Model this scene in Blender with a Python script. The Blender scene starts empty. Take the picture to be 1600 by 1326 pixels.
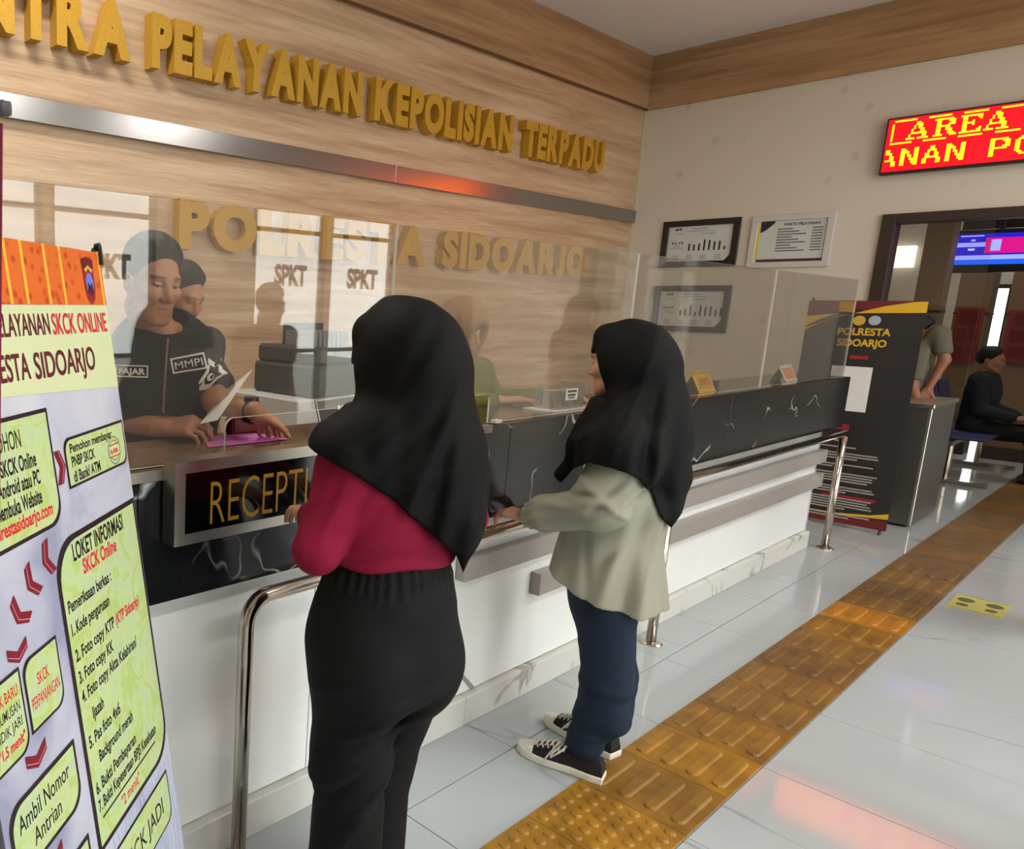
import bpy, math, random
import numpy as np
from mathutils import Matrix, Vector

random.seed(5)
S = bpy.context.scene
C = S.collection

# ------------------------------------------------------------------ camera
cd = bpy.data.cameras.new('camera'); cam = bpy.data.objects.new('camera', cd); C.objects.link(cam)
cd.sensor_width = 36.0; cd.lens = 26.41; cd.shift_x = 0.3257; cd.shift_y = 0.00974; cd.clip_start = 0.02
cam.matrix_world = Matrix(((0.81239, 0.08462, -0.57694, 0.0), (-0.58280, 0.15028, -0.79860, 0.0),
                           (0.01913, 0.98502, 0.17140, 1.5), (0, 0, 0, 1)))
S.camera = cam

# ------------------------------------------------------------------ world, lights, exposure
S.view_settings.view_transform = 'Standard'; S.view_settings.look = 'None'
S.view_settings.gamma = 1.0; S.view_settings.use_curve_mapping = False
S.view_settings.exposure = 0.15
W = bpy.data.worlds.new('sky'); S.world = W; W.use_nodes = True
bg = W.node_tree.nodes['Background']
bg.inputs[0].default_value = (0.86, 0.95, 1.0, 1); bg.inputs[1].default_value = 9.0

def area_light(name, loc, rot, sx, sy, watts, col=(1, 1, 1), portal=False):
    l = bpy.data.lights.new(name, 'AREA'); l.shape = 'RECTANGLE'; l.size = sx; l.size_y = sy
    l.energy = watts; l.color = col
    if portal: l.cycles.is_portal = True
    o = bpy.data.objects.new(name, l); C.objects.link(o); o.location = loc; o.rotation_euler = rot
    return o
CEIL = 3.957
# ceiling panel lamps of the hall (light sources inside the fittings built further down)
LAMPS = [(0.9, -1.3), (3.4, -1.3), (5.9, -1.3), (1.2, 2.75), (10.6, 1.4), (13.2, 1.4), (10.6, -1.6)]
LAMP_W = [54, 48, 50, 44, 24, 32, 14]
for (lx, ly), w in zip(LAMPS, LAMP_W):
    area_light('ceiling_lamp_light', (lx, ly, CEIL - 0.075), (0, 0, 0), 1.1, 0.28, w, (1.0, 0.96, 0.91))
area_light('window_portal', (4.9, -3.05, 1.5), (math.radians(-90), 0, 0), 6.6, 2.7, 10, portal=True)

# ------------------------------------------------------------------ colour + materials
def lin(c):
    return tuple(((v / 255) / 12.92 if v / 255 <= 0.04045 else ((v / 255 + 0.055) / 1.055) ** 2.4) for v in c) + (1.0,)
MATS = {}
def mat(name, col, rough=0.6, metal=0.0, spec=0.5, emit=None, estr=0.0, coat=0.0, sheen=0.0):
    if name in MATS: return MATS[name]
    m = bpy.data.materials.new(name); m.use_nodes = True
    b = m.node_tree.nodes['Principled BSDF']
    b.inputs['Base Color'].default_value = lin(col); b.inputs['Roughness'].default_value = rough
    b.inputs['Metallic'].default_value = metal; b.inputs['Specular IOR Level'].default_value = spec
    b.inputs['Coat Weight'].default_value = coat; b.inputs['Sheen Weight'].default_value = sheen
    if emit:
        b.inputs['Emission Color'].default_value = lin(emit); b.inputs['Emission Strength'].default_value = estr
    MATS[name] = m
    return m
def nt(m): return m.node_tree.nodes, m.node_tree.links, m.node_tree.nodes['Principled BSDF']
def pos_map(N, L, scale, src='Position'):
    mp = N.new('ShaderNodeMapping'); mp.inputs['Scale'].default_value = scale
    if src == 'Position': L.new(N.new('ShaderNodeNewGeometry').outputs['Position'], mp.inputs[0])
    else: L.new(N.new('ShaderNodeTexCoord').outputs[src], mp.inputs[0])
    return mp
def noise(N, L, vec, scale, detail=4, rough=0.55, dist=0.0):
    n = N.new('ShaderNodeTexNoise'); n.inputs['Scale'].default_value = scale; n.inputs['Detail'].default_value = detail
    n.inputs['Roughness'].default_value = rough; n.inputs['Distortion'].default_value = dist
    L.new(vec.outputs[0], n.inputs['Vector']); return n
def ramp(N, L, fac, stops):
    r = N.new('ShaderNodeValToRGB'); e = r.color_ramp.elements
    while len(e) < len(stops): e.new(0.5)
    for el, (p, c) in zip(e, stops): el.position = p; el.color = lin(c) if len(c) == 3 else c
    L.new(fac, r.inputs[0]); return r
def mixc(N, L, a, b, fac, mode='MIX'):
    x = N.new('ShaderNodeMix'); x.data_type = 'RGBA'; x.blend_type = mode
    if isinstance(fac, float): x.inputs[0].default_value = fac
    else: L.new(fac, x.inputs[0])
    for i, v in ((6, a), (7, b)):
        if isinstance(v, tuple): x.inputs[i].default_value = v
        else: L.new(v, x.inputs[i])
    return x.outputs[2]
def bump(N, L, B, h, strength=0.2, dist=0.01):
    b = N.new('ShaderNodeBump'); b.inputs['Strength'].default_value = strength; b.inputs['Distance'].default_value = dist
    L.new(h, b.inputs['Height']); L.new(b.outputs[0], B.inputs['Normal'])

def wood(name, cols, rough=0.42):
    m = mat(name, cols[1], rough); N, L, B = nt(m)
    n1 = noise(N, L, pos_map(N, L, (0.40, 0.40, 7.5)), 1.5, 6, 0.62, 0.5)
    n2 = noise(N, L, pos_map(N, L, (2.0, 2.0, 90.0)), 2.0, 3, 0.6)
    r = ramp(N, L, n1.outputs[0], [(0.30, cols[0]), (0.50, cols[1]), (0.66, cols[2])])
    g = ramp(N, L, n2.outputs[0], [(0.3, (196, 196, 196)), (0.7, (255, 255, 255))])
    L.new(mixc(N, L, r.outputs[0], g.outputs[0], 0.55, 'MULTIPLY'), B.inputs['Base Color'])
    bump(N, L, B, n2.outputs[0], 0.05, 0.004)
    return m
M_wood = wood('oak_laminate', [(172, 137, 103), (204, 171, 136), (222, 193, 160)])
M_frieze = wood('oak_laminate_frieze', [(144, 108, 74), (178, 140, 100), (198, 160, 118)], 0.5)

def veined(name, base, vein, rough, scale, width, amount, coat=0.0, spec=.5, st=(1.0, 1.0, 1.0)):
    m = mat(name, base, rough, coat=coat, spec=spec); N, L, B = nt(m)
    p = pos_map(N, L, st); p.inputs['Rotation'].default_value = (0.0, 0.0, .3)
    n = noise(N, L, p, scale, 3, 0.45, 0.25)
    v = ramp(N, L, n.outputs[0], [(0.5 - width, (0, 0, 0, 1)), (0.5, (1, 1, 1, 1)), (0.5 + width, (0, 0, 0, 1))])
    k = noise(N, L, p, scale * 1.7, 2)
    kk = ramp(N, L, k.outputs[0], [(0.47, (0, 0, 0, 1)), (0.60, (amount, amount, amount, 1))])
    mu = N.new('ShaderNodeMath'); mu.operation = 'MULTIPLY'
    L.new(v.outputs[0], mu.inputs[0]); L.new(kk.outputs[0], mu.inputs[1])
    L.new(mixc(N, L, lin(base), lin(vein), mu.outputs[0]), B.inputs['Base Color'])
    return m
M_granite = veined('black_marble', (24, 26, 27), (190, 194, 192), 0.16, 2.3, 0.0055, 0.9)
M_tile = veined('white_marble_tile', (176, 182, 184), (120, 126, 129), 0.07, 1.5, 0.010, 0.6, spec=.32, st=(1.5, .42, 1.0))
M_plinth = veined('plinth_marble', (205, 203, 196), (120, 112, 100), 0.25, 3.0, 0.03, 0.7)

M_wall = mat('cream_wallpaper', (216, 206, 190), 0.85)
N, L, B = nt(M_wall)
p = pos_map(N, L, (0.0, 4.6, 3.6)); vo = N.new('ShaderNodeTexVoronoi'); vo.inputs['Scale'].default_value = 1.0
vo.inputs['Randomness'].default_value = 0.55; L.new(p.outputs[0], vo.inputs['Vector'])
L.new(ramp(N, L, vo.outputs['Distance'], [(0.10, (205, 194, 178)), (0.17, (216, 206, 190))]).outputs[0], B.inputs['Base Color'])
M_ceil = mat('ceiling_paint', (226, 224, 222), 0.9)
N, L, B = nt(M_ceil)
bump(N, L, B, noise(N, L, pos_map(N, L, (1, 1, 1)), 30, 3).outputs[0], 0.05, 0.01)
M_outer = mat('plain_wall_paint', (214, 208, 196), 0.85)
M_grout = mat('floor_grout', (120, 118, 112), 0.7)
M_dark = mat('dark_brown_frame', (52, 36, 28), 0.45)
M_gold = mat('gold_letter', (188, 142, 34), 0.42)
N, L, B = nt(M_gold)
gn = noise(N, L, pos_map(N, L, (1, 1, 1)), 160, 2)
L.new(ramp(N, L, gn.outputs[0], [(0.35, (182, 136, 30)), (0.65, (198, 152, 42))]).outputs[0], B.inputs['Base Color'])
M_strip = mat('brushed_steel_strip', (154, 152, 151), 0.21, 0.93)
M_steel = mat('brushed_steel', (190, 184, 174), 0.3, 1.0)
M_chrome = mat('chrome', (205, 196, 184), 0.12, 1.0)
M_body = mat('white_gloss_panel', (236, 237, 235), 0.16, coat=0.3)
M_band = mat('grey_band', (162, 155, 148), 0.32, 0.2)
M_black = mat('black_plastic', (16, 16, 17), 0.4)
M_blackgl = mat('black_glass', (5, 5, 6), 0.08)
M_white = mat('white_paper', (232, 230, 226), 0.7)
M_pvc = mat('white_plastic', (226, 224, 220), 0.35)
M_grey = mat('grey_plastic', (120, 120, 120), 0.5)

def acrylic(name, haze, tint=(246, 244, 240), ior=1.5):
    m = bpy.data.materials.new(name); m.use_nodes = True; N = m.node_tree.nodes; L = m.node_tree.links
    N.remove(N['Principled BSDF']); out = N['Material Output']
    tr = N.new('ShaderNodeBsdfTransparent'); tr.inputs[0].default_value = lin(tint)
    df = N.new('ShaderNodeBsdfDiffuse'); df.inputs[0].default_value = lin((200, 196, 190))
    gl = N.new('ShaderNodeBsdfGlossy'); gl.inputs['Roughness'].default_value = 0.015
    fr = N.new('ShaderNodeFresnel'); ge = N.new('ShaderNodeNewGeometry'); mr = N.new('ShaderNodeMapRange')   # thin sheet: same reflection from both faces
    mr.inputs[3].default_value = ior; mr.inputs[4].default_value = 1 / ior
    L.new(ge.outputs['Backfacing'], mr.inputs[0]); L.new(mr.outputs[0], fr.inputs[0])
    a = N.new('ShaderNodeMixShader'); a.inputs[0].default_value = haze
    L.new(tr.outputs[0], a.inputs[1]); L.new(df.outputs[0], a.inputs[2])
    b = N.new('ShaderNodeMixShader'); L.new(fr.outputs[0], b.inputs[0]); L.new(a.outputs[0], b.inputs[1]); L.new(gl.outputs[0], b.inputs[2])
    L.new(b.outputs[0], out.inputs[0]); return m
M_acr = acrylic('clear_acrylic', 0.035)
M_glass = acrylic('window_glass', 0.0)
M_edge = mat('polished_acrylic_edge', (226, 222, 212), 0.3)

# ------------------------------------------------------------------ object helpers
ORG = {}
def new_obj(name, data, parent=None, org=(0, 0, 0)):
    o = bpy.data.objects.new(name, data); C.objects.link(o)
    w = Vector(org); ORG[o] = w
    if parent is not None: o.parent = parent; o.location = w - ORG[parent]
    else: o.location = w
    return o
def tag(o, label=None, cat=None, group=None, kind=None):
    if label: o['label'] = label
    if cat: o['category'] = cat
    if group: o['group'] = group
    if kind: o['kind'] = kind
    return o
def thing(name, loc, label, cat, group=None):
    return tag(new_obj(name, None, None, loc), label, cat, group)
def mk(name, V, F, material, parent=None, org=None, smooth=False, mats=None, midx=None):
    V = np.asarray(V, float)
    if org is None: org = tuple(ORG[parent]) if parent is not None else tuple((V.min(0) + V.max(0)) / 2)
    me = bpy.data.meshes.new(name)
    me.from_pydata((V - np.array(org)).tolist(), [], [list(map(int, f)) for f in F])
    for mm in (mats or [material]): me.materials.append(mm)
    if midx is not None: me.polygons.foreach_set('material_index', np.asarray(midx, np.int32))
    if smooth: me.polygons.foreach_set('use_smooth', np.ones(len(me.polygons), bool))
    me.update()
    return new_obj(name, me, parent, org)
class MB:
    def __init__(s): s.V = []; s.F = []; s.I = []
    def add(s, V, F, i=0):
        b = len(s.V); s.V += [tuple(v) for v in V]; s.F += [[b + k for k in f] for f in F]; s.I += [i] * len(F); return s
    def box(s, lo, hi, i=0, fr=None, ch=0.0):
        (a, b, c), (d, e, f) = lo, hi
        if ch > 0:
            return s.cbox(lo, hi, ch, fr, i)
        V = [(a, b, c), (d, b, c), (d, e, c), (a, e, c), (a, b, f), (d, b, f), (d, e, f), (a, e, f)]
        if fr is not None: V = [fr(v) for v in V]
        return s.add(V, [(3, 2, 1, 0), (4, 5, 6, 7), (0, 1, 5, 4), (1, 2, 6, 5), (2, 3, 7, 6), (3, 0, 4, 7)], i)
    def cbox(s, lo, hi, ch, fr=None, i=0):          # box with chamfered edges, 24 vertices
        lo = np.array(lo, float); hi = np.array(hi, float); V = []; idx = {}
        for sx in (0, 1):
            for sy in (0, 1):
                for sz in (0, 1):
                    sg = (sx, sy, sz)
                    c = [hi[k] if sg[k] else lo[k] for k in range(3)]
                    for ax in range(3):
                        q = list(c)
                        for k in range(3):
                            if k != ax: q[k] += -ch if sg[k] else ch
                        idx[(sg, ax)] = len(V); V.append(tuple(q) if fr is None else tuple(fr(q)))
        F = []
        for ax in range(3):
            u, v = (ax + 1) % 3, (ax + 2) % 3
            for e in (0, 1):
                ring = []
                for (a, b) in ((0, 0), (1, 0), (1, 1), (0, 1)):
                    g = [0, 0, 0]; g[ax] = e; g[u] = a; g[v] = b; ring.append(idx[(tuple(g), ax)])
                F.append(ring if e else ring[::-1])
            for (a, b) in ((0, 0), (1, 0), (1, 1), (0, 1)):   # edges along ax
                g0 = [0, 0, 0]; g0[u] = a; g0[v] = b; g1 = list(g0); g1[ax] = 1
                r = [idx[(tuple(g0), u)], idx[(tuple(g1), u)], idx[(tuple(g1), v)], idx[(tuple(g0), v)]]
                F.append(r if (a ^ b) else r[::-1])
        for sx in (0, 1):
            for sy in (0, 1):
                for sz in (0, 1):
                    g = (sx, sy, sz); r = [idx[(g, 0)], idx[(g, 1)], idx[(g, 2)]]
                    F.append(r if (sx + sy + sz) % 2 else r[::-1])
        return s.add(V, F, i)
    def tube(s, pts, r, n=10, i=0, caps=True):
        pts = [Vector(p) for p in pts]; rr = r if isinstance(r, (list, tuple)) else [r] * len(pts)
        rings = []; up = None
        for k, p in enumerate(pts):
            t = (pts[min(k + 1, len(pts) - 1)] - pts[max(k - 1, 0)]).normalized()
            if up is None:
                up = Vector((0, 0, 1)) if abs(t.z) < 0.9 else Vector((1, 0, 0))
            a = t.cross(up).normalized(); up = a.cross(t).normalized()
            rings.append([p + (a * math.cos(q * 2 * math.pi / n) + up * math.sin(q * 2 * math.pi / n)) * rr[k] for q in range(n)])
        V = [v for g in rings for v in g]; F = []
        for k in range(len(pts) - 1):
            for q in range(n):
                F.append((k * n + q, (k + 1) * n + q, (k + 1) * n + (q + 1) % n, k * n + (q + 1) % n))
        if caps:
            F.append(tuple(range(n))); F.append(tuple(range(len(V) - 1, len(V) - 1 - n, -1)))
        return s.add(V, F, i)
    def lathe(s, prof, c, n=20, i=0, fr=None):
        V = []; F = []
        for (r, z) in prof:
            for q in range(n):
                a = q * 2 * math.pi / n; v = (c[0] + r * math.cos(a), c[1] + r * math.sin(a), c[2] + z)
                V.append(v if fr is None else fr(v))
        for k in range(len(prof) - 1):
            for q in range(n): F.append((k * n + q, k * n + (q + 1) % n, (k + 1) * n + (q + 1) % n, (k + 1) * n + q))
        F.append(tuple(range(n - 1, -1, -1))); F.append(tuple(range(len(V) - n, len(V))))
        return s.add(V, F, i)
    def prism(s, poly, d0, d1, fr, i=0, iside=None):    # polygon (u, v) counter-clockwise extruded from d0 to d1 in frame fr(u, v, d)
        n = len(poly); V = [fr((u, v, d0)) for u, v in poly] + [fr((u, v, d1)) for u, v in poly]
        s.add(V, [tuple(range(n - 1, -1, -1)), tuple(range(n, 2 * n))], i)
        b = len(s.V) - 2 * n
        for k in range(n):
            s.F.append([b + k, b + (k + 1) % n, b + n + (k + 1) % n, b + n + k]); s.I.append(i if iside is None else iside)
        return s
    def build(s, name, material, parent=None, org=None, smooth=False, mats=None):
        return mk(name, s.V, s.F, material, parent, org, smooth, mats, s.I if mats else None)
def box(name, lo, hi, material, parent=None, ch=0.0, org=None):
    return MB().box(lo, hi, ch=ch).build(name, material, parent, org)
def frame(o, u, v, n):
    o, u, v, n = (np.array(q, float) for q in (o, u, v, n))
    return lambda p: tuple(o + u * p[0] + v * p[1] + n * p[2])

TXT = {}
def text_mesh(body, bold=0.0, depth=0.0):
    k = (body, bold, depth)
    if k in TXT: return TXT[k]
    cu = bpy.data.curves.new('t', 'FONT'); cu.body = body; cu.size = 1.0; cu.offset = bold; cu.extrude = depth
    cu.resolution_u = 4
    o = bpy.data.objects.new('t', cu)
    me = o.to_mesh()
    V = np.array([v.co[:] for v in me.vertices]).reshape(-1, 3); F = [tuple(p.vertices) for p in me.polygons]
    o.to_mesh_clear(); bpy.data.objects.remove(o); bpy.data.curves.remove(cu)
    TXT[k] = (V, F); return V, F
def text(name, body, material, fr, u0, u1, v0, vcap, d=0.0006, bold=0.0, depth=0.0, parent=None, mb=None):
    """letters fitted between u0 and u1, baseline v0, capital height up to vcap, in frame fr"""
    V, F = text_mesh(body, bold, 0.5 if depth else 0.0)
    x0, x1 = V[:, 0].min(), V[:, 0].max()
    sx = (u1 - u0) / (x1 - x0); sy = (vcap - v0) / 0.73
    P = [fr((u0 + (x - x0) * sx, v0 + y * sy, d + (z + 0.5) * depth if depth else d)) for x, y, z in V]
    if mb is not None: mb.add(P, F); return mb
    return mk(name, P, F, material, parent)


# ------------------------------------------------------------------ the room
def struct(o, name=None): o['kind'] = 'structure'; return o
XB, YW, YF = 8.3, 3.725, -3.0          # back wall, panelled wall, window wall
floor = struct(box('floor', (-3.2, -3.2, -0.12), (17.2, 3.9, -0.004), M_grout))
tile_me = None
for ix in range(15):
    for y0, y1 in ((-1.693, -.493), (-.493, .707), (.707, 1.246), (1.246, 1.846)):
        x = 0.564 + 0.6 * ix; w = y1 - y0
        if tile_me is None: tile_me = {}
        if w not in tile_me: tile_me[w] = MB().box((x + .0015, y0 + .0015, -0.012), (x + .5985, y1 - .0015, 0.0), ch=0.001).build('tile', M_tile, floor, (x + .3, (y0 + y1) / 2, 0)).data
        else: new_obj('tile', tile_me[w], floor, (x + .3, (y0 + y1) / 2, 0))
m = MB()
m.box((-3.1, -3.0, -0.01), (0.562, 3.72, 0)); m.box((9.566, -3.0, -0.01), (17, 3.72, 0))
m.box((0.566, -3.0, -0.01), (9.562, -1.695, 0)); m.box((0.566, 1.848, -0.01), (9.562, 3.72, 0))
m.build('outer_tiles', M_tile, floor)
struct(box('ceiling', (-3.2, -3.2, CEIL), (17.2, 3.9, CEIL + 0.12), M_ceil))
struct(box('wall_left', (-3.2, YW, 0), (XB, YW + 0.15, CEIL), M_wood))
struct(box('wall_behind', (-3.2, -3.0, 0), (-3.05, YW, CEIL), M_outer))
# back wall with the glazed opening
DY0, DY1, DZ = -1.3, 1.796, 2.318
m = MB(); m.box((XB, DY1, 0), (XB + 0.14, YW + 0.15, CEIL)); m.box((XB, -3.0, 0), (XB + 0.14, DY0, CEIL)); m.box((XB, DY0, DZ), (XB + 0.14, DY1, CEIL))
struct(m.build('wall_back', M_wall))
# window wall behind the camera: piers and glazed bays
BAYS = [(0.55, 1.45), (1.95, 2.82), (2.90, 3.96), (5.15, 6.20), (6.26, 7.36)]
m = MB(); xs = [-3.2] + [v for b in BAYS for v in b] + [17.2]
for a, b in zip(xs[::2], xs[1::2]): m.box((a, YF - 0.15, 0), (b, YF, CEIL))
for a, b in BAYS: m.box((a, YF - 0.15, 2.75), (b, YF, CEIL))
struct(m.build('wall_front', M_outer))
for k, (a, b) in enumerate(BAYS):
    w = struct(new_obj('window_%d' % (k + 1), None, None, ((a + b) / 2, YF - .06, 0)))
    m = MB()
    for q in ((a, a + .04), (b - .04, b)): m.box((q[0], YF - .09, 0), (q[1], YF - .03, 2.75))
    for z in (0, 1.0, 2.25, 2.71): m.box((a + .04, YF - .09, z), (b - .04, YF - .03, z + .04))
    m.build('window_frame', M_dark, w)
    box('pane', (a + .04, YF - .064, .04), (b - .04, YF - .056, 2.71), M_glass, w)
    # lettering stuck on the outside of the glass
    f = frame((a + .12, YF - .07, 0), (1, 0, 0), (0, 0, 1), (0, -1, 0))
    text('lettering', 'SPKT', M_grey, f, .22, (b - a) - .36, 1.72, 1.93, d=0, bold=.05, depth=.003, parent=w)
# pavement outside the windows
struct(box('pavement', (-6, -16, -0.2), (18, -3.16, -0.05), mat('outside_paving', (150, 148, 140), .9)))
# far room behind the opening
FX = 16.0
struct(box('wall_far', (FX, -3.0, 0), (FX + .15, 3.75, CEIL), M_outer))
struct(box('wall_side', (XB + .14, 3.4, 0), (FX, 3.55, CEIL), mat('far_wall_paint', (196, 178, 160), .85)))
# friezes at the ceiling
FZ = 3.457
struct(box('trim_1', (-3.05, YW - .035, FZ), (XB, YW, CEIL), M_frieze))
struct(box('trim_2', (XB - .03, -3.0, FZ), (XB, YW - .035, CEIL), M_frieze))
struct(box('trim_3', (-3.05, YW - .045, FZ - .004), (XB - .03, YW - .03, FZ + .012), mat('groove', (96, 66, 42), .6)))
struct(box('trim_4', (XB - .012, YW - .02, 0), (XB, YW, FZ), mat('pale_edge', (212, 190, 156), .5)))
# brushed steel strip along the panelled wall, in three lengths
st = thing('wall_strip', (2.5, YW - .02, 2.45), 'long brushed grey steel strip between the two rows of gold letters', 'metal trim')
for a, b in ((-3.0, 0.9), (0.902, 4.55), (4.552, 8.36)):
    box('strip_length', (a, YW - .035, 2.390), (b, YW - .001, 2.509) if b < 8.3 else (XB - .002, YW - .001, 2.509), M_strip, st, ch=.002)

# ------------------------------------------------------------------ gold lettering
fw = frame((0, YW - .002, 0), (1, 0, 0), (0, 0, 1), (0, -1, 0))
def letters(name, label, words, z0, z1, bold, depth):
    t = thing(name, (words[0][1], YW, z0), label, 'lettering')
    for wd, x0, x1 in words:
        wid = []
        for ch in wd:
            V, F = text_mesh(ch, bold, .5); wid.append(V[:, 0].max() - V[:, 0].min())
        gap = 0.07
        tot = sum(wid) + gap * (len(wd) - 1); x = x0; k = (x1 - x0) / tot
        for ch, w in zip(wd, wid):
            V, F = text_mesh(ch, bold, .5)
            sy = (z1 - z0) / (V[:, 1].max() - V[:, 1].min())
            P = [fw((x + (a - V[:, 0].min()) * k, z0 + (b - V[:, 1].min()) * sy, (c + .5) * depth)) for a, b, c in V]
            mk('letter', P, F, M_gold, t); x += (w + gap) * k
    return t
letters('sign_lettering', 'upper row of raised gold letters ending TERPADU, above the steel strip', [('SENTRA', 1.10, 2.275), ('PELAYANAN', 2.41, 4.105), ('KEPOLISIAN', 4.235, 5.925), ('TERPADU', 6.11, 7.45)], 2.765, 3.045, .058, .075)
letters('sign_lettering', 'lower row of raised gold letters POLRESTA SIDOARJO behind the glass screen', [('POLRESTA', 2.62, 4.93), ('SIDOARJO', 5.13, 7.32)], 1.815, 2.10, .06, .065)

# ------------------------------------------------------------------ tactile path
M_tac = [mat('tactile_ochre_%d' % i, c, .42) for i, c in enumerate([(168, 120, 30), (148, 106, 32), (136, 99, 40), (184, 122, 26), (122, 90, 44)])]
for mm in M_tac:
    N, L, B = nt(mm); base = tuple(B.inputs['Base Color'].default_value)
    n = noise(N, L, pos_map(N, L, (1, 1, 1)), 9, 5)
    r = ramp(N, L, n.outputs[0], [(.35, (.55, .52, .5, 1)), (.62, (1, 1, 1, 1))])
    L.new(mixc(N, L, base, r.outputs[0], 0.8, 'MULTIPLY'), B.inputs['Base Color'])
path = thing('tactile_path', (5.8, .865, 0), 'ochre yellow tactile guide path running along the white tiled floor', 'tactile paving')
TY0, TY1, TL = .708, 1.022, .3045
tb = {}
def bar_mesh(mm):
    if mm not in tb:
        V = []; n = 5
        a, b = .115, .0145
        prof = [(0, b + .005), (.0050, b + .002), (.0068, b - .002)]
        o = MB()
        rings = []
        for h, w in prof:
            ring = []
            for k in range(n + 1):
                t = -math.pi / 2 + math.pi * k / n; ring.append((a - b + w * math.cos(t), w * math.sin(t), h))
            for k in range(n + 1):
                t = math.pi / 2 + math.pi * k / n; ring.append((-a + b + w * math.cos(t), w * math.sin(t), h))
            rings.append(ring)
        c = len(rings[0]); F = []
        for r in range(2):
            for k in range(c): F.append((r * c + k, r * c + (k + 1) % c, (r + 1) * c + (k + 1) % c, (r + 1) * c + k))
        F.append(tuple(range(2 * c, 3 * c)))
        me = bpy.data.meshes.new('bar'); me.from_pydata([v for r in rings for v in r], [], F); me.materials.append(mm); tb[mm] = me
    return tb[mm]
bm_ = {}
def bump_mesh(mm):
    if mm not in bm_:
        o = MB().lathe([(.0170, 0), (.0150, .0035), (.011, .0058), (.005, .0066)], (0, 0, 0), 12)
        me = bpy.data.meshes.new('bump'); me.from_pydata(o.V, [], o.F); me.materials.append(mm); bm_[mm] = me
    return bm_[mm]
pick = [0, 0, 0, 1, 0, 1, 2, 2, 4, 2, 1, 3, 2, 4, 2, 4, 4, 2, 4, 4, 2, 4, 4, 4, 2, 4, 4, 4, 2, 4, 4, 4]
tile_cache = {}
for k in range(44):
    x = 2.364 - 3 * TL + k * TL; mm = M_tac[pick[k] if k < len(pick) else 4]
    if mm not in tile_cache:
        t = MB().box((-TL / 2 + .0012, TY0 - .865, 0), (TL / 2 - .0012, TY1 - .865, .004), ch=.001).build('tactile_tile', mm, path, (x + TL / 2, .865, 0))
        o = MB().box((-TL / 2 + .0012, TY0 - .865, 0), (TL / 2 - .0012, TY1 - .865, .004), ch=.001)
        t.data.clear_geometry(); t.data.from_pydata(o.V, [], o.F); tile_cache[mm] = t.data
    else: t = new_obj('tactile_tile', tile_cache[mm], path, (x + TL / 2, .865, 0))
    if k < 3:
        for i in range(6):
            for j in range(6):
                o = new_obj('bump', bump_mesh(mm), t, (x + TL / 2 + (i - 2.5) * .0495, .865 + (j - 2.5) * .0495, .004))
    elif k < 16:
        for j in range(4): new_obj('bar', bar_mesh(mm), t, (x + TL / 2, .865 + (j - 1.5) * .0755, .004))
tag(box('floor_sticker', (5.53, .472, 0.0), (5.84, .676, .0016), mat('yellow_green_vinyl', (192, 188, 104), .5)), 'yellow green sticker with footprints on the white floor', 'floor sticker')
fs = bpy.data.objects['floor_sticker']
m = MB()
for sx, a in ((-.05, .25), (.05, -.2)):
    for (r, dx, dy, q) in ((.032, 0, .045, 1.3), (.023, 0, -.055, 1.15)):
        pts = []
        for k in range(14):
            t = 2 * math.pi * k / 14; lx = sx + dx + r * math.cos(t); ly = dy + r * q * math.sin(t)
            pts.append((5.685 + ly * 1.1, .574 + lx * math.cos(a) * 1.1, .002))
        m.add(pts[::-1] if False else pts, [tuple(range(13, -1, -1))])
m.box((5.54, .478, .0017), (5.546, .67, .0021)); m.box((5.824, .478, .0017), (5.83, .67, .0021))
m.build('footprint', mat('sticker_print', (92, 96, 56), .6), fs)

# ------------------------------------------------------------------ reception counter
GY = 1.40; CT = 1.118; GB = .793; CX0, CX1 = -1.2, 6.36
ct = thing('reception_counter', (3.0, 1.5, 0), 'long reception counter with black marble front and white gloss base', 'counter')
for a, b in ((CX0, .9), (.902, 2.42), (2.422, 4.4), (4.402, CX1)):
    box('marble_slab', (a, GY, GB), (b, GY + .025, CT), M_granite, ct, ch=.001)
box('marble_slab', (CX1 - .025, GY + .026, GB), (CX1, 1.73, CT), M_granite, ct, ch=.001)
box('worktop', (CX0, GY + .026, CT - .03), (CX1 - .026, 1.73, CT), mat('worktop_black', (34, 31, 29), .13), ct, ch=.001)
box('metal_edge', (CX0, GY - .006, CT - .022), (2.3, GY + .02, CT + .004), M_steel, ct, ch=.001)
tag(box('worktop_inlay', (0.2, GY + .05, CT), (2.3, 1.728, CT + .003), mat('worktop_reflection_brown', (112, 88, 66), .2), ct), 'brown laminate top of the reception end')  # reflection of the wood wall in the dark worktop, put in as brown colour
BY = 1.452
for a, b in ((CX0, 1.55), (1.553, 4.42), (4.423, 6.14)):
    box('body_panel', (a, BY, .115), (b, BY + .03, GB - .001), M_body, ct, ch=.001)
box('body_panel', (6.11, BY + .031, .0), (6.14, 1.70, GB - .001), M_body, ct)
tag(box('corner_edge', (6.141, BY - .004, .0), (6.153, BY + .03, GB - .002), mat('pale_blue_edge', (196, 196, 216), .3), ct), 'pale blue plastic edge strip at the far end')
for z0, z1, x0 in ((.574, .655, 2.245), (.414, .503, 2.75)):
    box('grey_band', (x0, GY + .012, z0), (6.19, BY, z1), M_band, ct, ch=.002)
for a, b in ((CX0, 2.34), (2.343, 4.0), (4.003, 6.15)):
    box('plinth', (a, 1.425, 0), (b, BY + .03, .112), M_plinth, ct, ch=.004)
f45 = lambda p: (2.36 + .71 * (p[0] + p[2]), p[1], .13 + .71 * (p[2] - p[0]))
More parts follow.
